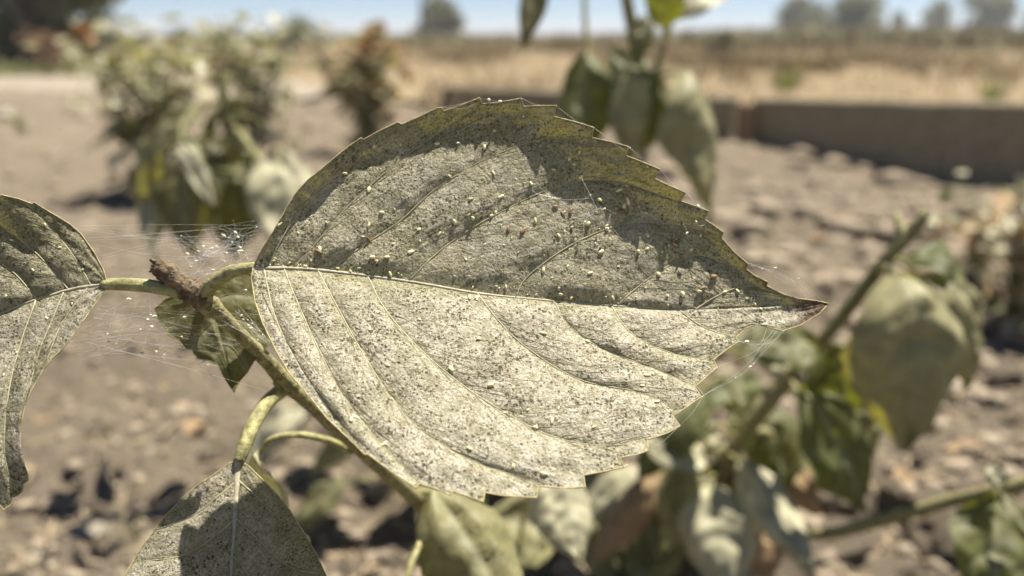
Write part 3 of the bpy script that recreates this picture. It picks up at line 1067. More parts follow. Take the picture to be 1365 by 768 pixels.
# ---- the tall plant behind the big leaf --------------------------------
b3 = on_g(815, 600)
b3.z -= .006
plant3 = thing('drooping_plant', 'tall plant with hanging grey-green leaves rising behind the stippled leaf', 'plant', b3)
stalk('stem', wp([(912, -90, .60, .0016), (893, 30, .60, .0022), (875, 100, .60, .0028), (862, 175, .605, .003), (850, 250, .61, .0034), (835, 400, .63, .004)]) + [tuple(b3) + (.006,)], M['stem'], plant3, 7, 9, .2, 31, True)
stalk('branch', wp([(866, 165, .604, .0026), (850, 95, .60, .0028), (843, 40, .595, .0042), (832, -20, .59, .0044), (818, -90, .585, .003)]), M['stem'], plant3, 7, 9, .2, 32, True)
stalk('branch', wp([(850, 250, .61, .0026), (800, 120, .62, .0022), (782, 50, .625, .002), (778, -60, .63, .0018)]), M['petiole'], plant3, 7, 9, .2, 33, True)
hl(plant3, P(908, 94, .58), P(948, 288, .575), .062, (.62, -.62, .45), .12, -.5, 'leaf_mid', .1, seed=41, pet=[P(868, 125, .602), P(885, 98, .59)])
hl(plant3, P(785, 72, .61), P(772, 218, .60), .054, (-.35, -.75, .5), .12, -.5, 'leaf_green', .2, seed=42, pet=[P(788, 85, .622), P(786, 72, .615)])
hl(plant3, P(842, 86, .585), P(842, 222, .58), .032, (-.5, -.6, .6), .1, .4, 'leaf_mid', .5, seed=43, pet=[P(858, 135, .602), P(850, 92, .59)])
hl(plant3, P(862, 90, .60), P(868, 200, .60), .03, (.1, -.9, .3), .1, .4, 'leaf_green', .4, seed=44)
hl(plant3, P(885, 38, .58), P(905, -75, .56), .034, (-.3, -.6, .7), .1, .5, 'leaf_green', .3, seed=45, pet=[P(888, 60, .60), P(886, 45, .59)])
hl(plant3, P(905, 25, .60), P(985, -25, .62), .026, (.3, -.4, .8), .1, .4, 'leaf_pale', .3, seed=46)
hl(plant3, P(728, -60, .55), P(697, 72, .54), .020, (-.2, -.9, .3), .06, .6, 'leaf_olive', .6, seed=47, pet=[P(800, -80, .58), P(760, -90, .56)])
hl(plant3, P(855, 120, .60), P(815, 65, .61), .03, (-.2, -.6, .7), .1, .4, 'leaf_green', .3, seed=48)
hl(plant3, P(858, 20, .59), P(850, 85, .585), .016, (.3, -.8, .4), .1, .4, 'leaf_olive', .3, seed=49)

K4 = 1.2


def P4(a, b, c):
    return P(a, b, c * K4)


def wp4(lst):
    return [tuple(P4(a, b, c)) + (r * K4,) for a, b, c, r in lst]


# ---- the plant behind on the left --------------------------------------
b4 = on_g(455, 520)
b4.z -= .006
plant4 = thing('drooping_plant', 'plant with a bare pale stalk and limp leaves left of the stippled leaf', 'plant', b4)
stalk('stem', wp4([(302, 98, .52, .003), (297, 125, .52, .0032), (305, 160, .525, .003), (345, 218, .53, .0034), (400, 320, .55, .004)]) + [tuple(b4) + (.006,)], M['petiole'], plant4, 7, 9, .2, 41, True)
stalk('branch', wp4([(350, 225, .53, .0026), (330, 210, .545, .0022), (320, 180, .56, .0014)]), M['petiole'], plant4, 5, 8, .2, 42, True)
hl(plant4, P4(372, 202, .50), P4(385, 350, .48), 1.2 * .042, (.1, -.75, .65), .1, .35, 'leaf_pale', .4, seed=51, pet=[P4(350, 225, .53), P4(362, 205, .51)])
hl(plant4, P4(247, 205, .50), P4(256, 345, .49), 1.2 * .042, (-.3, -.85, .3), .1, .5, 'leaf_olive', .5, seed=52, pet=[P4(297, 138, .52), P4(270, 138, .51), P4(250, 165, .503)])
hl(plant4, P4(322, 215, .54), P4(312, 345, .53), 1.2 * .048, (.1, -.8, .4), .12, .4, 'leaf_green', .5, seed=53, pet=[P4(345, 220, .53), P4(335, 208, .535)])
hl(plant4, P4(240, 190, .48), P4(285, 275, .47), 1.2 * .012, (-.3, -.6, .7), .05, .6, 'leaf_pale', .6, seed=54, pet=[P4(296, 134, .52), P4(262, 140, .50), P4(244, 162, .49)])
hl(plant4, P4(268, 150, .55), P4(200, 215, .56), 1.2 * .03, (-.5, -.5, .6), .2, .4, 'leaf_dusty', .5, seed=55, pet=[P4(298, 140, .52), P4(285, 135, .54)])
hl(plant4, P4(300, 130, .52), P4(318, 185, .53), 1.2 * .02, (.5, -.6, .4), .1, .4, 'leaf_olive', .5, seed=56)
hl(plant4, P4(345, 215, .53), P4(345, 290, .515), 1.2 * .022, (-.2, -.8, .5), .1, .4, 'leaf_dusty', .5, seed=57)
hl(plant4, P4(232, 250, .52), P4(205, 330, .52), 1.2 * .018, (-.4, -.8, .4), .1, .4, 'leaf_dusty', .5, seed=58, pet=[P4(250, 200, .50), P4(238, 225, .51)])


rl = random.Random(606)
for i in range(11):
    st = P4(rl.uniform(285, 390), rl.uniform(150, 330), rl.uniform(.52, .56))
    px, py = rl.uniform(175, 400), rl.uniform(120, 270)
    bb = P4(px, py, rl.uniform(.52, .60))
    tp = P4(px + rl.uniform(-45, 35), py + rl.uniform(50, 120), rl.uniform(.50, .60))
    hl(plant4, bb, tp, rl.uniform(.016, .038), (rl.uniform(-.5, .4), -.7, .5), .18, rl.uniform(-.5, .4), rl.choice(['leaf_mid', 'leaf_dusty', 'leaf_olive', 'leaf_pale', 'leaf_green']), .4, seed=600 + i, pet=[P4(297 + i * 8, 130 + i * 15, .522), st.lerp(bb, .6) + Vector((0, 0, .01))], nu=20, nv=5)

# ---- shrubs further off -------------------------------------------------
def shrub(name, label, base, height, spread, nleaf, lsize, mats, seed, flower=None, nst=9, group=None, minh=0.15):
    rnd = random.Random(seed)
    base = Vector(base)
    t = thing(name, label, 'shrub', base, group)
    tips = []
    for s in range(nst):
        a = rnd.uniform(0, 2 * math.pi)
        rr = spread * math.sqrt(rnd.random()) * 0.8
        hh = height * rnd.uniform(0.65, 1.0)
        top = base + Vector((rr * math.cos(a), rr * math.sin(a), hh))
        mid = base + Vector((rr * .4 * math.cos(a), rr * .4 * math.sin(a), hh * .55))
        pts = [tuple(base + Vector((0, 0, -.01))) + (height * .012,), tuple(mid) + (height * .008,), tuple(top) + (height * .004,)]
        sm = catmull(pts, 5)
        v, f = tube_data([Vector(q[:3]) for q in sm], [q[3] for q in sm], 6)
        mesh_obj('stem', v, f, M['stem'], t)
        tips.append([Vector(q[:3]) for q in sm])
    for mi, mt in enumerate(mats):
        verts, faces, vat = [], [], []
        for i in range(nleaf // len(mats)):
            st = rnd.choice(tips)
            c = st[min(len(st) - 1, int(len(st) * rnd.uniform(minh, 1.1)))] + Vector((rnd.gauss(0, 1), rnd.gauss(0, 1), rnd.gauss(0, .6))) * spread * .16
            d = Vector((rnd.gauss(0, 1), rnd.gauss(0, 1), rnd.uniform(-.9, .3))).normalized()
            n = Vector((rnd.gauss(0, .4), rnd.gauss(0, .4) - .5, 1))
            n = (n - d * n.dot(d)).normalized()
            s = d.cross(n)
            l = lsize * rnd.uniform(.6, 1.3)
            w = l * rnd.uniform(.22, .34)
            b = len(verts)
            verts += [c, c + d * l * .3 + s * w + n * w * .3, c + d * l * .7 + s * w * .8 + n * w * .25, c + d * l, c + d * l * .7 - s * w * .8 + n * w * .25, c + d * l * .3 - s * w + n * w * .3, c + d * l * .35, c + d * l * .7]
            vat += [0] * 8
            faces += [(b, b + 1, b + 6), (b + 1, b + 2, b + 7, b + 6), (b + 2, b + 3, b + 7), (b, b + 6, b + 5), (b + 6, b + 7, b + 4, b + 5), (b + 7, b + 3, b + 4)]
        mesh_obj('foliage', verts, faces, M[mt], t, attrs={'vein': vat})
    if flower:
        for st in tips[:flower]:
            verts, faces = [], []
            c = st[-1]
            R0 = lsize * .55
            for i in range(46):
                d = Vector((rnd.gauss(0, 1), rnd.gauss(0, 1), rnd.gauss(.3, 1))).normalized()
                o = d.orthogonal().normalized()
                s = d.cross(o)
                b = len(verts)
                w = R0 * .35
                verts += [c + d * R0 * .2, c + d * R0 * .8 + o * w, c + d * R0 * 1.1, c + d * R0 * .8 - o * w + s * w * .5]
                faces += [(b, b + 1, b + 2), (b, b + 2, b + 3)]
            mesh_obj('flower_head', verts, faces, M['flower'], t)
    return t


shrub('shrub', 'pale leafy shrub with a dried pink-brown flower head', on_g(205, 262), .38, .19, 420, .048, ['leaf_pale', 'leaf_dusty', 'leaf_dusty'], 61, 1, 16)
shrub('shrub', 'shrub topped with withered orange-brown flower heads', on_g(492, 205), .37, .16, 330, .05, ['leaf_dusty', 'deadleaf', 'leaf_dusty'], 62, 7, 14)
shrub('shrub', 'thin grey-green shrub between the pale and the flowering shrubs', on_g(345, 175), .40, .24, 420, .05, ['leaf_dusty', 'leaf_pale', 'leaf_green'], 63, None, 14)
shrub('shrub', 'low dry plant with pale curled leaves at the plot edge', on_g(1350, 450), .18, .11, 150, .034, ['leaf_pale', 'deadleaf', 'leaf_green'], 64, None, 10)
shrub('shrub', 'small twiggy plant standing between wilting plant and board', on_g(1305, 380), .14, .07, 44, .028, ['leaf_pale', 'leaf_green'], 65, None, 6)
shrub('shrub', 'small sparse weed beside the gravel path', on_g(30, 172), .10, .04, 30, .03, ['leaf_green', 'leaf_dusty'], 66, None, 5)
shrub('shrub', 'low pale seedling near the drooping plant on bare soil', on_g(390, 205), .07, .03, 24, .025, ['leaf_pale', 'leaf_green'], 67, None, 4)
shrub('shrub', 'small grey seedling against the left board', on_g(600, 165), .10, .04, 26, .03, ['leaf_pale'], 68, None, 4)


# ------------------------------------------------------------------ the wooden bed edging
def board(name, a, b, h0, h1, th, label, z0=-0.03):
    d = (b - a).normalized()
    n = Vector((-d.y, d.x, 0))
    L = (b - a).length
    N = 24
    verts, faces = [], []
    for i in range(N + 1):
        c = a + d * (L * i / N)
        wv = 0.004 * noise.noise(Vector((i * 0.4, a.x, 3)))
        top = h0 + (h1 - h0) * i / N + 0.004 * noise.noise(Vector((i * 0.5, a.y, 8)))
        bev = 0.006
        for (o, z) in ((0, z0), (0, top - bev), (bev, top), (th - bev, top), (th, top - bev), (th, z0)):
            verts.append(c + n * (o + wv) + Vector((0, 0, z)))
    for i in range(N):
        for k in range(6):
            k2 = (k + 1) % 6
            faces.append((i * 6 + k, i * 6 + k2, (i + 1) * 6 + k2, (i + 1) * 6 + k))
    faces.append(tuple(range(6)))
    faces.append(tuple(N * 6 + k for k in range(6))[::-1])
    mid = (a + b) / 2
    o = mesh_obj(name, verts, faces, M['wood'], None, sm=False, loc=(mid.x, mid.y, 0))
    return tag(o, label, 'board')


board('board', CORNER + Vector((.03, 0, 0)), BOARD_R, .172, .203, .045, 'weathered wooden board edging the bed, right of the stake')
board('board', BOARD_L, CORNER - Vector((.03, 0, 0)), .172, .172, .045, 'weathered wooden board edging the bed, left of the stake')
v, f = [], []
sp = CORNER + Vector((0, -.028, 0))
for z, w in ((-.05, .02), (.150, .02), (.158, .016)):
    for sx, sy in ((-1, -1), (1, -1), (1, 1), (-1, 1)):
        v.append(sp + Vector((sx * w, sy * w * .9, z)))
for i in range(2):
    for k in range(4):
        f.append((i * 4 + k, i * 4 + (k + 1) % 4, i * 4 + 4 + (k + 1) % 4, i * 4 + 4 + k))
f += [(3, 2, 1, 0), (8, 9, 10, 11)]
tag(mesh_obj('stake', v, f, mat_plain('reddish_wood', (0.22, 0.145, 0.09), .8, .2, .3, 40), None, sm=False, loc=(sp.x, sp.y, 0)), 'short reddish wooden stake where the two boards meet', 'stake')


# ------------------------------------------------------------------ trees and far vegetation
def tree(name, label, base, height, width, seed, nleaf=2600, lsize=None, crown0=0.15, cat='tree', group=None, mat='tree'):
    rnd = random.Random(seed)
    base = Vector(base)
    t = thing(name, label, cat, base, group)
    v, f = [], []
    r0 = height * .03
    pts = [tuple(base + Vector((0, 0, -.05))) + (r0,), tuple(base + Vector((rnd.uniform(-.05, .05) * height, 0, height * .4))) + (r0 * .7,), tuple(base + Vector((0, 0, height * .85))) + (r0 * .2,)]
    sm = catmull(pts, 6)
    tube_data([Vector(q[:3]) for q in sm], [q[3] for q in sm], 8, v, f)
    clumps = []
    for i in range(16):
        a = rnd.uniform(0, 2 * math.pi)
        zz = height * rnd.uniform(crown0 + .08, .92)
        q = (zz / height - crown0) / (1 - crown0)
        rr = width * .5 * rnd.uniform(.35, .8) * (math.sin(math.pi * min(.97, max(.1, q * .85 + .12))) ** .6)
        c = base + Vector((rr * math.cos(a), rr * math.sin(a), zz))
        clumps.append((c, width * rnd.uniform(.14, .26)))
        s = Vector(sm[min(len(sm) - 1, int(len(sm) * min(.9, zz / height * .7)))][:3])
        tube_data([s, (s + c) / 2 + Vector((0, 0, .03 * height)), c], [r0 * .35, r0 * .22, r0 * .1], 5, v, f)
    mesh_obj('trunk', v, f, M['bark'], t)
    lsize = lsize or width * .06
    v, f = [], []
    for i in range(nleaf):
        c, r = rnd.choice(clumps)
        d = Vector((rnd.gauss(0, 1), rnd.gauss(0, 1), rnd.gauss(0, .8))).normalized()
        p = c + d * r * rnd.random() ** .4 * 1.15
        n = (d + Vector((rnd.gauss(0, .7), rnd.gauss(0, .7), rnd.gauss(.3, .7)))).normalized()
        o = n.orthogonal().normalized()
        s = n.cross(o)
        l = lsize * rnd.uniform(.6, 1.3)
        b = len(v)
        v += [p - o * l, p + s * l * .5, p + o * l, p - s * l * .5]
        f.append((b, b + 1, b + 2, b + 3))
    mesh_obj('crown', v, f, M[mat], t, sm=False)
    return t


def far(px, dist):
    d = P(px, 48, 1) - CP
    return Vector((d.x / d.y * dist, dist, 0.03))


tree('bushy_tree', 'large dark green bushy tree beyond the gravel path', far(35, 9.5), 2.7, 2.9, 71, 4600, .085, .02)
tree('tree', 'narrow blocky dark tree standing alone on the horizon', far(588, 42), 1.95, 2.2, 72, 2200, .14, .02)
tree('tree', 'dark round tree behind the field, left of the broad pair', far(1068, 60), 3.2, 3.4, 73, 2000, .2, .02)
tree('tree', 'broad olive tree beside the dark round one', far(1135, 48), 2.2, 3.2, 74, 2000, .17, .02)
tree('tree', 'low dark treetop on the horizon beyond the field, smaller', far(1243, 70), 2.8, 3.0, 75, 1600, .2, .02)
tree('tree', 'wide dark tree at the far end of the horizon', far(1308, 66), 3.4, 4.2, 76, 2200, .22, .02)
tree('tree', 'dark tree past the wide dark tree on the horizon', far(1385, 64), 2.8, 2.6, 77, 1400, .2, .02)
tree('tree', 'small dark tree low on the horizon above the wilting plant', far(1195, 72), 2.1, 1.4, 78, 900, .15, .02)
tree('bush', 'grey-green bush rising behind the thin shrub', far(390, 22), .62, 1.3, 79, 1500, .07, .02, 'bush')
tree('bush', 'dark reddish bush alone in the dry field', far(963, 15), .36, .55, 80, 1100, .035, .02, 'bush', mat='scrub')
tree('bush', 'rust-brown dry bush at the foot of the bushy tree', far(62, 8.2), .30, .50, 81, 1000, .03, .02, 'bush', mat='rust')

# tall thin pole against the sky
pb = far(563, 34)
o = mesh_obj('pole', *tube_data([pb + Vector((0, 0, -.1)), pb + Vector((0, 0, 1.5)), pb + Vector((.02, 0, 6))], [.07, .065, .055], 10), M['bark'], None, loc=tuple(pb))
tag(o, 'thin tall pole beside the narrow blocky tree', 'pole')


def blades(name, label, n, sampler, hr, wr, mat, seed, kind='stuff', lean=.5, cat='grass'):
    rnd = random.Random(seed)
    v, f = [], []
    for i in range(n):
        x, y, sc = sampler(rnd)
        z = gh(x, y) if (y < board_y(x)) else .03
        h = rnd.uniform(*hr) * sc
        w = rnd.uniform(*wr) * sc
        a = rnd.uniform(0, 2 * math.pi)
        dx, dy = math.cos(a), math.sin(a)
        lx, ly = rnd.gauss(0, lean) * h, rnd.gauss(0, lean) * h
        b = len(v)
        v += [(x - dx * w, y - dy * w, z), (x + dx * w, y + dy * w, z), (x + lx * .4 + dx * w * .7, y + ly * .4 + dy * w * .7, z + h * .6), (x + lx * .4 - dx * w * .7, y + ly * .4 - dy * w * .7, z + h * .6), (x + lx, y + ly, z + h)]
        f += [(b, b + 1, b + 2, b + 3), (b + 3, b + 2, b + 4)]
    o = mesh_obj(name, v, f, M[mat], None, sm=False)
    return tag(o, label, cat, kind=kind)


def s_field(rnd):
    y = 2.75 * math.exp(rnd.random() ** .8 * 2.9)
    x = rnd.uniform(-.42, .78) * y
    if x < -.1 * y and y < 7.5:
        y = rnd.uniform(8, 40)
        x = rnd.uniform(-.7, -.1) * y
    return x, y, (0.6 + y / 14) * (1.7 if noise.noise(Vector((x * .9, y * .35, 2))) > .12 else .8)


blades('dry_grass', 'dry straw-coloured grass covering the field', 26000, s_field, (.03, .10), (.002, .005), 'drygrass', 91, lean=.6)


def s_scrub(rnd):
    y = rnd.uniform(18, 42)
    x = rnd.uniform(-.75, .8) * y
    k = smooth(.02, .35, x / y)
    return x, y, (1 + y / 18) * (1 + .6 * k)


blades('field_scrub', 'olive scrub along the far side of the field', 12000, s_scrub, (.05, .17), (.008, .02), 'scrub', 92, lean=.5, cat='scrub')


def s_weed(rnd):
    while True:
        y = rnd.uniform(5.5, 19)
        x = rnd.uniform(-.1, .75) * y
        if noise.noise(Vector((x * .6, y * .25, 7))) > .22:
            return x, y, .5 + y / 14


blades('field_weeds', 'patches of brown-olive weeds standing in the dry field', 3500, s_weed, (.05, .16), (.004, .009), 'weed', 94, lean=.5, cat='weeds')


def s_verge(rnd):
    y = rnd.uniform(7.0, 9.2)
    x = rnd.uniform(-.75, -.40) * y
    return x, y, 1


blades('grass_verge', 'green grass verge between the path and the bushy tree', 3000, s_verge, (.03, .11), (.003, .007), 'verge', 93)


def tuft(px, py, h, n, seed, label, mat='greengrass', far_d=None, spread=.02):
    rnd = random.Random(seed)
    c = on_g(px, py) if far_d is None else far(px, far_d)
    v, f = [], []
    for i in range(n):
        a = rnd.uniform(0, 2 * math.pi)
        d = Vector((math.cos(a), math.sin(a), 0))
        hh = h * rnd.uniform(.5, 1.1)
        s = Vector((-d.y, d.x, 0)) * h * .035
        b0 = c + d * rnd.uniform(0, spread) + Vector((0, 0, -.004))
        b = len(v)
        v += [b0 - s, b0 + s, b0 + d * hh * .2 + Vector((0, 0, hh * .6)) + s * .8, b0 + d * hh * .2 + Vector((0, 0, hh * .6)) - s * .8, b0 + d * hh * rnd.uniform(.3, .7) + Vector((0, 0, hh))]
        f += [(b, b + 1, b + 2, b + 3), (b + 3, b + 2, b + 4)]
    o = mesh_obj('grass_tuft', v, f, M[mat], None, sm=False, loc=tuple(c))
    return tag(o, label, 'grass')


tuft(1052, 110, .17, 40, 1, 'green grass tuft in dry field just beyond the board', far_d=5.2, spread=.09)
tuft(1335, 118, .15, 36, 2, 'pale green grass tuft beyond the end of the board', far_d=4.4, spread=.07)
tuft(178, 718, .022, 14, 3, 'small green sprout on the soil by the hanging leaf', spread=.012)
tuft(1240, 330, .13, 7, 4, 'dry upright grass stalks between board and wilting plant', 'straw', spread=.012)
tuft(1015, 300, .02, 12, 5, 'tiny green sprout on bare soil behind the leaf tip')


# ------------------------------------------------------------------ clods, straw and litter on the soil
def clod_mesh(seed, detail=2, flat=.7):
    import bmesh
    bm = bmesh.new()
    bmesh.ops.create_icosphere(bm, subdivisions=detail, radius=1)
    for q in bm.verts:
        d = q.co.copy()
        k = 1 + .45 * noise.noise(d * 1.3 + Vector((seed * 5.1, 0, 0))) + .22 * noise.noise(d * 3.1 + Vector((0, seed * 3.3, 0)))
        q.co = Vector((d.x * k, d.y * k, d.z * k * flat))
    me = bpy.data.meshes.new('clod')
    bm.to_mesh(me)
    bm.free()
    me.materials.append(M['clod'])
    return me


clods = [clod_mesh(i, 2, .55 + .05 * (i % 6)) for i in range(10)]
rnd = random.Random(101)
placed = 0
while placed < 290:
    px, py = rnd.uniform(-60, 1440), 300 + 520 * rnd.random() ** .8
    if px < 620 and rnd.random() < .62:
        continue
    g = on_g(px, py)
    s = rnd.choice([.005, .006, .007, .009, .012, .015]) * (1.3 if px > 800 else .65) * rnd.uniform(.8, 1.3)
    o = bpy.data.objects.new('clod', clods[rnd.randrange(10)])
    COL.objects.link(o)
    o.parent = ground
    o.location = g + Vector((0, 0, s * .12))
    o.rotation_euler = (rnd.uniform(-.3, .3), rnd.uniform(-.3, .3), rnd.uniform(0, 6.28))
    o.scale = (s, s * rnd.uniform(.7, 1.1), s)
    placed += 1

src = clod_mesh(3, 1, .7)
SV = np.array([v.co[:] for v in src.vertices])
SF = [tuple(p.vertices) for p in src.polygons]
verts, faces = [], []
for i in range(8000):
    px, py = rnd.uniform(-120, 1500), 150 + 680 * rnd.random() ** .85
    if px < 620 and rnd.random() < .4:
        continue
    g = on_plane(px, py, 0)
    if g.y > board_y(g.x) - .02 and g.x > BOARD_L.x:
        continue
    g.z = gh(g.x, g.y)
    s = .0011 * math.exp(rnd.random() ** 2.2 * 2.1) * (1 + .6 * g.y) * (.75 if px < 700 else 1.25) * (1 + .9 * smooth(.8, 1.3, g.y))
    a = rnd.uniform(0, 6.28)
    ca, sa = math.cos(a) * s, math.sin(a) * s
    b = len(verts)
    kx, ky, kz = rnd.uniform(.7, 1.2), rnd.uniform(.7, 1.2), rnd.uniform(.5, 1)
    for q in SV:
        x, y, z = q[0] * kx, q[1] * ky, q[2] * kz
        verts.append((g.x + x * ca - y * sa, g.y + x * sa + y * ca, g.z + s * .05 + z * s * .8))
    faces += [tuple(b + j for j in t) for t in SF]
o = mesh_obj('soil_crumbs', verts, faces, M['clod'], ground)
o['kind'] = 'stuff'

verts, faces = [], []
for i in range(1300):
    px, py = rnd.uniform(-120, 1500), 150 + 670 * rnd.random() ** .8
    g = on_plane(px, py, 0)
    if g.y > board_y(g.x) - .03 and g.x > BOARD_L.x:
        continue
    g.z = gh(g.x, g.y) + .0025
    L = rnd.uniform(.006, .03) * (1 + .3 * g.y)
    a = rnd.uniform(0, 6.28)
    d = Vector((math.cos(a), math.sin(a), rnd.uniform(-.08, .25))).normalized() * L
    w = rnd.uniform(.0004, .0012) * (1 + .4 * g.y)
    tube_data([g - d * .5, g + Vector((rnd.gauss(0, .1), rnd.gauss(0, .1), .1)) * L, g + d * .5], [w, w, w * .6], 4, verts, faces)
o = mesh_obj('straw_litter', verts, faces, M['straw'], None)
tag(o, 'broken straw and dry plant bits scattered over the soil', 'litter', kind='stuff')

for i, (px, py, s, rz) in enumerate([(545, 262, .03, 0), (1255, 735, .03, 1), (1090, 330, .035, 2), (830, 735, .03, .5), (880, 700, .028, 2.2), (260, 575, .03, 1.2), (1010, 560, .03, .4), (1285, 600, .03, 2.9), (60, 560, .02, 1.1), (215, 520, .02, 2.1), (1200, 640, .026, 1.9), (980, 745, .03, .9)]):
    g = on_g(px, py)
    verts, faces = [], []
    for a in range(7):
        for b in range(5):
            u, t = a / 6, b / 2 - 1
            w = math.sin(math.pi * (u * .92 + .04)) * .32
            verts.append(Vector(((u - .5) * math.cos(rz) - t * w * math.sin(rz), (u - .5) * math.sin(rz) + t * w * math.cos(rz), .06 + .45 * abs(t) ** 1.5 * w + .12 * math.sin(u * 5 + i))) * s + g)
    for a in range(6):
        for b in range(4):
            q = a * 5 + b
            faces.append((q, q + 1, q + 6, q + 5))
    o = mesh_obj('dead_leaf', verts, faces, M['deadleaf'], None, loc=tuple(g))
    tag(o, 'small curled brown dead leaf lying on the soil', 'dead leaf', 'dead leaves on the soil')

stone_me = clod_mesh(8, 3, .6)
stone_me.materials.clear()
stone_me.materials.append(M['stone'])
for (px, py, s, lab) in [(125, 718, .011, 'pale flat stone on the bare soil below the left leaf'), (50, 745, .008, 'small pale pebble next to the flat stone on the soil'), (1270, 508, .014, 'pale stone on the soil beside the drooping leaf'), (8, 150, .05, 'pale rock at the edge of the gravel path')]:
    g = on_g(px, py)
    o = bpy.data.objects.new('stone', stone_me)
    COL.objects.link(o)
    o.location = g + Vector((0, 0, s * .3))
    o.scale = (s, s * .8, s * .8)
    o.rotation_euler = (0, 0, s * 300)
    tag(o, lab, 'stone')


# ------------------------------------------------------------------ mites and husks
def mite_mesh(name, legs=True, long=1.0, seed=0, mat='mite'):
    import bmesh
    bm = bmesh.new()
    bmesh.ops.create_icosphere(bm, subdivisions=2, radius=1)
    for q in bm.verts:
        d = q.co.copy()
        k = 1 + .16 * noise.noise(d * 1.6 + Vector((seed * 3.7, 0, 0)))
        t = 1 - .28 * d.x
        q.co = Vector((d.x * long * k, d.y * .62 * t * k, (d.z * .5 + .35) * k))
    me = bpy.data.meshes.new(name)
    bm.to_mesh(me)
    bm.free()
    vs = [tuple(v.co) for v in me.vertices]
    fs = [tuple(p.vertices) for p in me.polygons]
    if legs:
        for s in (-1, 1):
            for x in (-.35, 0.0, .35, .65):
                b = len(vs)
                vs += [(x - .07, s * .4, .3), (x + .07, s * .4, .3), (x, s * .4, .44), (x * 1.5, s * 1.0, .02)]
                fs += [(b, b + 1, b + 3), (b + 1, b + 2, b + 3), (b + 2, b, b + 3)]
    me2 = bpy.data.meshes.new(name)
    me2.from_pydata(vs, [], fs)
    me2.polygons.foreach_set('use_smooth', [True] * len(fs))
    me2.materials.append(M[mat])
    return me2


mites = [mite_mesh('mite', True, 1.0, 1), mite_mesh('mite', True, 1.15, 2), mite_mesh('mite', False, .85, 3), mite_mesh('mite', True, 1.3, 5)]
husks = [mite_mesh('husk', True, 1.6, 7, 'mite_brown'), mite_mesh('husk', False, 1.4, 8, 'mite_brown')]

from mathutils.bvhtree import BVHTree


def leaf_bvh(o):
    off = origin_of(o)
    me = o.data
    return BVHTree.FromPolygons([v.co + off for v in me.vertices], [tuple(p.vertices) for p in me.polygons])


BV_MAIN, BV_LEFT = leaf_bvh(main_leaf), leaf_bvh(left_leaf)


def sit(bv, px, py, me, size, label, cat, group, rnd, name):
    d = (P(px, py, 1) - CP).normalized()
    hit, n, idx, dist = bv.ray_cast(CP, d)
    if hit is None:
        return None
    if n.dot(d) > 0:
        n = -n
    o = bpy.data.objects.new(name, me)
    COL.objects.link(o)
    q = n.to_track_quat('Z', 'Y').to_matrix() @ Matrix.Rotation(rnd.uniform(0, 6.28), 3, 'Z')
    o.rotation_euler = q.to_euler()
    o.location = hit + n * size * .02
    o.scale = (size * rnd.uniform(.8, 1.25), size * rnd.uniform(.75, 1.1), size * rnd.uniform(.55, .9))
    tag(o, label, cat, group)
    return o


def zt(l, ox, oy, k):
    return [(ox + x * k, oy + y * k) for x, y in l]


Z1 = zt([(493, 213), (580, 205), (700, 203), (890, 160), (985, 112), (742, 310), (887, 299), (1012, 335), (911, 378), (812, 385), (805, 437), (818, 448), (880, 440), (893, 432), (758, 461), (708, 500), (640, 486), (518, 430), (475, 472), (313, 550), (242, 497), (180, 468), (475, 355), (335, 462), (556, 533), (535, 577), (486, 578), (500, 590), (614, 560), (372, 614), (438, 628), (473, 627), (546, 633), (795, 585), (928, 676), (905, 680), (1025, 457), (808, 712), (832, 712), (1035, 195), (857, 215), (395, 300), (125, 606), (265, 607), (415, 625)], 300, 110, .4035)
Z2 = zt([(56, 250), (146, 253), (95, 288), (162, 271), (180, 230), (20, 335), (184, 312), (246, 388), (340, 392), (327, 408), (310, 356), (208, 467), (270, 486), (232, 532), (111, 507), (130, 492), (130, 428), (405, 505), (375, 558), (452, 560), (475, 538), (404, 550), (548, 552), (580, 505), (308, 608), (441, 634), (140, 608), (112, 680), (117, 700), (152, 712), (217, 720), (290, 712), (398, 678), (470, 705), (472, 735), (659, 692), (702, 690), (732, 714), (779, 748), (575, 690), (283, 733), (60, 620), (215, 630), (520, 700), (250, 560)], 700, 110, .4035)
Z3 = zt([(556, 177), (402, 205), (740, 237), (460, 320), (558, 328), (655, 330), (848, 388), (893, 458), (820, 467), (777, 380), (338, 400), (345, 487), (358, 480), (445, 565), (848, 632), (917, 512), (712, 108), (735, 115), (180, 165), (712, 577)], 320, 350, .4296)
Z4 = zt([(103, 220), (440, 333), (425, 350), (442, 347), (410, 382), (455, 432), (150, 453), (130, 492), (78, 512), (260, 510), (10, 632), (105, 655), (240, 245)], 680, 350, .4296)
HUSK = zt([(475, 520), (985, 490), (935, 487), (310, 560), (500, 585)], 300, 110, .4035) + zt([(100, 410), (623, 643), (320, 425), (125, 435), (150, 428), (490, 535), (585, 680)], 700, 110, .4035)
rm = random.Random(55)
for (px, py) in Z1 + Z2:
    sit(BV_MAIN, px, py, mites[rm.randrange(4)], rm.choice([.00028, .00036, .00042, .0005, .00058]), 'tiny pale yellow mite on the upper half of the large stippled leaf', 'mite', 'mites on the upper leaf half', rm, 'mite')
for (px, py) in Z3 + Z4:
    sit(BV_MAIN, px, py, mites[rm.randrange(4)], rm.choice([.00026, .00034, .00042, .0005, .00058]), 'tiny pale yellow mite on the bright lower half of the large stippled leaf', 'mite', 'mites on the lower leaf half', rm, 'mite')
for i in range(46):
    px = 340 + 700 * rm.random() ** 2.0
    sit(BV_MAIN, px, midy(px) - 3 - rm.random() ** 2 * 12, mites[rm.randrange(4)], rm.uniform(.00012, .00026), 'minute pale egg clustered along the midrib of the large stippled leaf', 'egg', 'eggs along the midrib', rm, 'mite_egg')
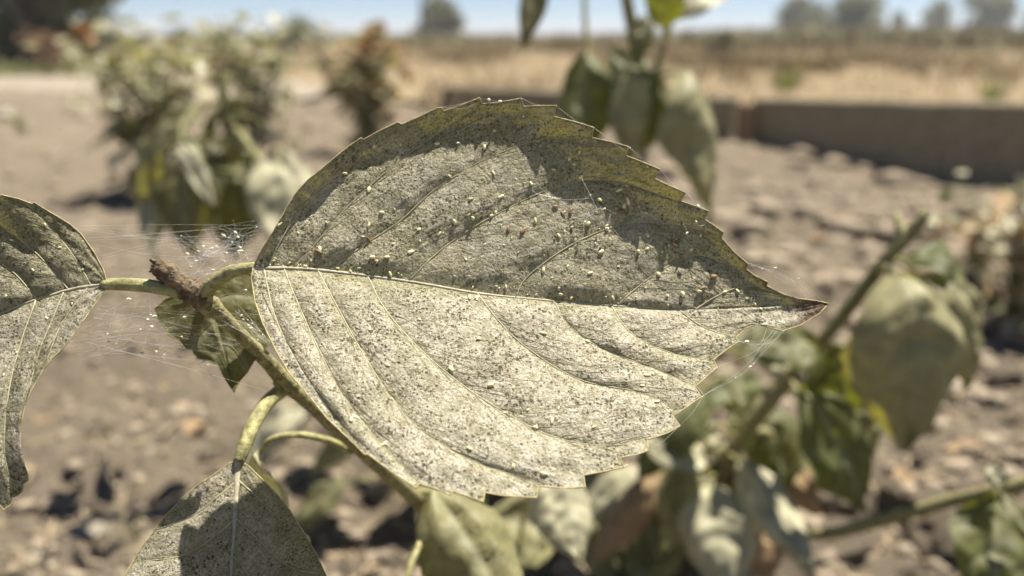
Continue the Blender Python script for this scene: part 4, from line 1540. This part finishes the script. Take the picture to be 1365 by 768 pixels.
for i in range(40):
    px = rm.uniform(420, 960)
    sit(BV_MAIN, px, midy(px) - rm.uniform(15, 190), mites[rm.randrange(4)], rm.uniform(.00012, .00026), 'minute pale egg on the upper half of the large stippled leaf', 'egg', 'eggs on the upper leaf half', rm, 'mite_egg')
for (px, py) in HUSK:
    sit(BV_MAIN, px, py, husks[rm.randrange(2)], rm.uniform(.0004, .0007), 'tiny reddish-brown husk lying on the upper half of the stippled leaf', 'husk', 'brown husks on the leaf', rm, 'husk')
for (px, py) in [(5, 500), (62, 424), (22, 470), (96, 405), (44, 360), (15, 320), (60, 300), (110, 360), (8, 395), (80, 330)]:
    sit(BV_LEFT, px, py, mites[rm.randrange(4)], rm.uniform(.00026, .0004), 'tiny pale mite on the leaf opposite the large leaf', 'mite', 'mites on the opposite leaf', rm, 'mite')


# ------------------------------------------------------------------ silk webbing
def web(name, label, strands, speck_n, seed, group_label, rr=(.000006, .000016), links=0):
    """strands: list of [(px, py, z), ...]; specks cling to the strands."""
    rnd = random.Random(seed)
    v, f = [], []
    paths = []
    for s in strands:
        sm = catmull(s, 8)
        path = [P(*q) for q in sm]
        paths.append(path)
        tube_data(path, rnd.uniform(*rr), 4, v, f, cap=False)
    for i in range(links):
        a = rnd.choice(paths[:len(strands)])
        b = rnd.choice(paths[:len(strands)])
        p, q = a[rnd.randrange(2, max(3, len(a) - 2))], b[rnd.randrange(2, max(3, len(b) - 2))]
        if p == q or (p - q).length > .012:
            continue
        path = [Vector(z) for z in catmull([tuple(p), tuple((p + q) / 2 + Vector((rnd.uniform(-.001, .001), rnd.uniform(-.001, .001), -(p - q).length * rnd.uniform(.05, .3)))), tuple(q)], 5)]
        paths.append(path)
        tube_data(path, rnd.uniform(*rr) * .8, 3, v, f, cap=False)
    c = paths[0][0]
    o = mesh_obj(name, v, f, M['silk'], None, loc=tuple(c))
    tag(o, label, 'web', 'silk webs')
    del o['group']
    for i in range(speck_n):
        p = rnd.choice(paths)
        k = rnd.random() * (len(p) - 1.01)
        a = p[int(k)].lerp(p[int(k) + 1], k - int(k))
        q = bpy.data.objects.new('silk_speck', specks_me[rnd.randrange(3)])
        COL.objects.link(q)
        s = rnd.choice([.00012, .00016, .0002, .00026, .00034])
        q.location = a
        q.scale = (s * rnd.uniform(.9, 1.9), s, s)
        q.rotation_euler = (rnd.uniform(-.5, .5), rnd.uniform(-.6, .6), rnd.uniform(-.6, .6))
        tag(q, group_label, 'speck', group_label)
    return o


specks_me = []
for i in range(3):
    me = clod_mesh(20 + i, 1, .8)
    me.materials.clear()
    me.materials.append(M['speck'])
    specks_me.append(me)

rw = random.Random(77)
S = []
# upper fan between the main leaf's base and the opposite leaf
for i in range(24):
    a = (345 + rw.uniform(-6, 12), 332 - rw.uniform(-12, 40), .1645)
    k = rw.random()
    if k < .45:
        b = (rw.uniform(90, 140), rw.uniform(296, 352), .166)
    elif k < .8:
        b = (rw.uniform(205, 260), rw.uniform(352, 384), .1645)
    else:
        b = (rw.uniform(150, 260), rw.uniform(374, 384), .165)
    m = ((a[0] + b[0]) / 2 + rw.uniform(-20, 20), (a[1] + b[1]) / 2 + rw.uniform(-14, 10), .165 + rw.uniform(-.004, .006))
    S.append([a, m, b])
for i in range(8):
    S.append([(rw.uniform(240, 330), rw.uniform(290, 350), .166 + rw.uniform(-.003, .004)), (rw.uniform(230, 345), rw.uniform(300, 350), .166)])
web('silk_web', 'silk web stretched above the broken stem stub between two leaves', S, 30, 1, 'white speck caught in the silk web above the stem stub', links=120)
S = []
for i in range(26):
    a = (rw.uniform(245, 400), 0, 0)
    x = a[0]
    y = 400 + (x - 268) * 1.0 + rw.uniform(-4, 10)
    a = (x, y, .1685 + max(0, (x - 268)) * .00016)
    b = (rw.uniform(55, 135), rw.uniform(392, 480), .163)
    b = (b[0], max(b[1], 392 + (135 - b[0]) * 1.05), .1625)
    m = ((a[0] + b[0]) / 2 + rw.uniform(-20, 20), (a[1] + b[1]) / 2 + rw.uniform(-22, 6), .167 + rw.uniform(-.003, .004))
    S.append([a, m, b])
for i in range(14):
    a = (rw.uniform(275, 330), rw.uniform(395, 440), .168)
    b = (340 + rw.uniform(0, 40), rw.uniform(375, 480), .166)
    b = (338 + max(0, b[1] - 400) * .45, b[1], .1645)
    S.append([a, ((a[0] + b[0]) / 2, (a[1] + b[1]) / 2 + rw.uniform(-5, 10), .167), b])
web('silk_web', 'loose silk web hanging below the petioles beside the stem', S, 38, 2, 'white speck caught in the silk web below the petioles', links=130)


def md(px, py, lift=.0006):
    return (px, py, main_depth(px, py, -1 if py < midy(px) else 1) - lift)


teeth = [(588, 143), (639, 131), (695, 131), (741, 141), (791, 170), (838, 196), (880, 226), (914, 257), (944, 282)]
S = []
for a, b in zip(teeth[:-1], teeth[1:]):
    S.append([md(a[0], a[1], .0002), ((a[0] + b[0]) / 2, (a[1] + b[1]) / 2 + rw.uniform(0, 5), main_depth(a[0], a[1], -1)), md(b[0], b[1], .0002)])
    if rw.random() < .7:
        S.append([md(a[0], a[1], .0002), ((a[0] + b[0]) / 2 + 4, (a[1] + b[1]) / 2 + 8, main_depth(a[0], a[1], -1)), md(b[0] - 3, b[1] + 6, .0002)])
web('silk_web', 'fine silk strands linking the upper teeth of the large leaf', S, 4, 3, 'white speck on silk along the upper leaf teeth', rr=(.000012, .000018))
S = [[md(774, 235, .0012), md(786, 258, .0028), md(800, 285, .0025), md(832, 322, .0004)],
     [md(716, 247, .0004), md(745, 268, .0022), md(790, 290, .0025), md(815, 300, .0004)],
     [md(786, 285, .0015), md(778, 305, .002), md(790, 332, .0004)],
     [md(786, 262, .0022), md(745, 278, .0018), md(705, 250, .0004)],
     [md(780, 300, .002), md(800, 278, .0022), md(830, 290, .0004)],
     [md(850, 280, .0006), md(866, 286, .0014), md(874, 292, .0004)],
     [md(898, 272, .0006), md(902, 284, .001), md(904, 300, .0004)],
     [md(910, 296, .0006), md(916, 310, .0012), md(912, 320, .0004)],
     [md(925, 282, .0006), md(930, 300, .0012), md(940, 300, .0004)],
     [md(660, 226, .0004), md(690, 240, .0015), md(706, 247, .0004)], [md(610, 190, .0004), md(625, 200, .0015), md(640, 204, .0004)]]
web('silk_web', 'tangled silk threads across the shaded corner of the large leaf', S, 14, 4, 'white clot on silk threads over the shaded leaf corner', rr=(.000014, .000024), links=14)
S = []
for i in range(6):
    a = md(995 + rw.uniform(-6, 4), 352 + rw.uniform(-6, 4), .0001)
    b = md(1085 + rw.uniform(-25, 14), 402, .0001)
    S.append([a, ((a[0] + b[0]) / 2 + 8, (a[1] + b[1]) / 2 - 8 + rw.uniform(-5, 5), .1665), b])
web('silk_web', 'wispy silk strands above the brown leaf tip', S, 7, 5, 'white speck on the silk above the leaf tip', rr=(.000006, .000012))
S = []
for i in range(7):
    a = md(1040 + rw.uniform(-20, 8), 439, .0001)
    b = md(rw.choice([938, 956, 985]), rw.choice([528, 490, 455]), .0001)
    b = rw.choice([md(938, 527, .0001), md(955, 490, .0001), md(984, 455, .0001)])
    S.append([a, ((a[0] + b[0]) / 2 + 8, (a[1] + b[1]) / 2 + rw.uniform(2, 14), .160), b])
for a, b in (((906, 567), (938, 527)), ((864, 600), (831, 622)), ((864, 600), (906, 567))):
    S.append([md(*a, .0001), ((a[0] + b[0]) / 2 + 1, (a[1] + b[1]) / 2 + 3, main_depth(a[0], a[1] - 3, 1)), md(*b, .0001)])
web('silk_web', 'thin silk strands under the notched lower margin by the leaf tip', S, 6, 6, 'white speck on the silk under the leaf margin', rr=(.000006, .000012))


# ------------------------------------------------------------------ dusty summer air
def build_haze():
    x, y0, y1, z0, z1 = 1500, -1500, 1500, -1.0, 6.6
    v = [(-x, y0, z0), (x, y0, z0), (x, y1, z0), (-x, y1, z0), (-x, y0, z1), (x, y0, z1), (x, y1, z1), (-x, y1, z1)]
    f = [(3, 2, 1, 0), (4, 5, 6, 7), (0, 1, 5, 4), (1, 2, 6, 5), (2, 3, 7, 6), (3, 0, 4, 7)]
    m = bpy.data.materials.new('haze')
    m.use_nodes = True
    nt = m.node_tree
    nt.nodes.clear()
    out = nt.nodes.new('ShaderNodeOutputMaterial')
    pv = nt.nodes.new('ShaderNodeVolumePrincipled')
    pv.inputs['Color'].default_value = (0.93, 0.95, 1.0, 1)
    pv.inputs['Density'].default_value = HAZE
    pv.inputs['Anisotropy'].default_value = 0.25
    nt.links.new(pv.outputs[0], out.inputs['Volume'])
    o = mesh_obj('haze', v, f, m, None, sm=False)
    tag(o, 'thin pale dusty air over the dry field', 'haze', kind='stuff')


HAZE = 0.0022
build_haze()
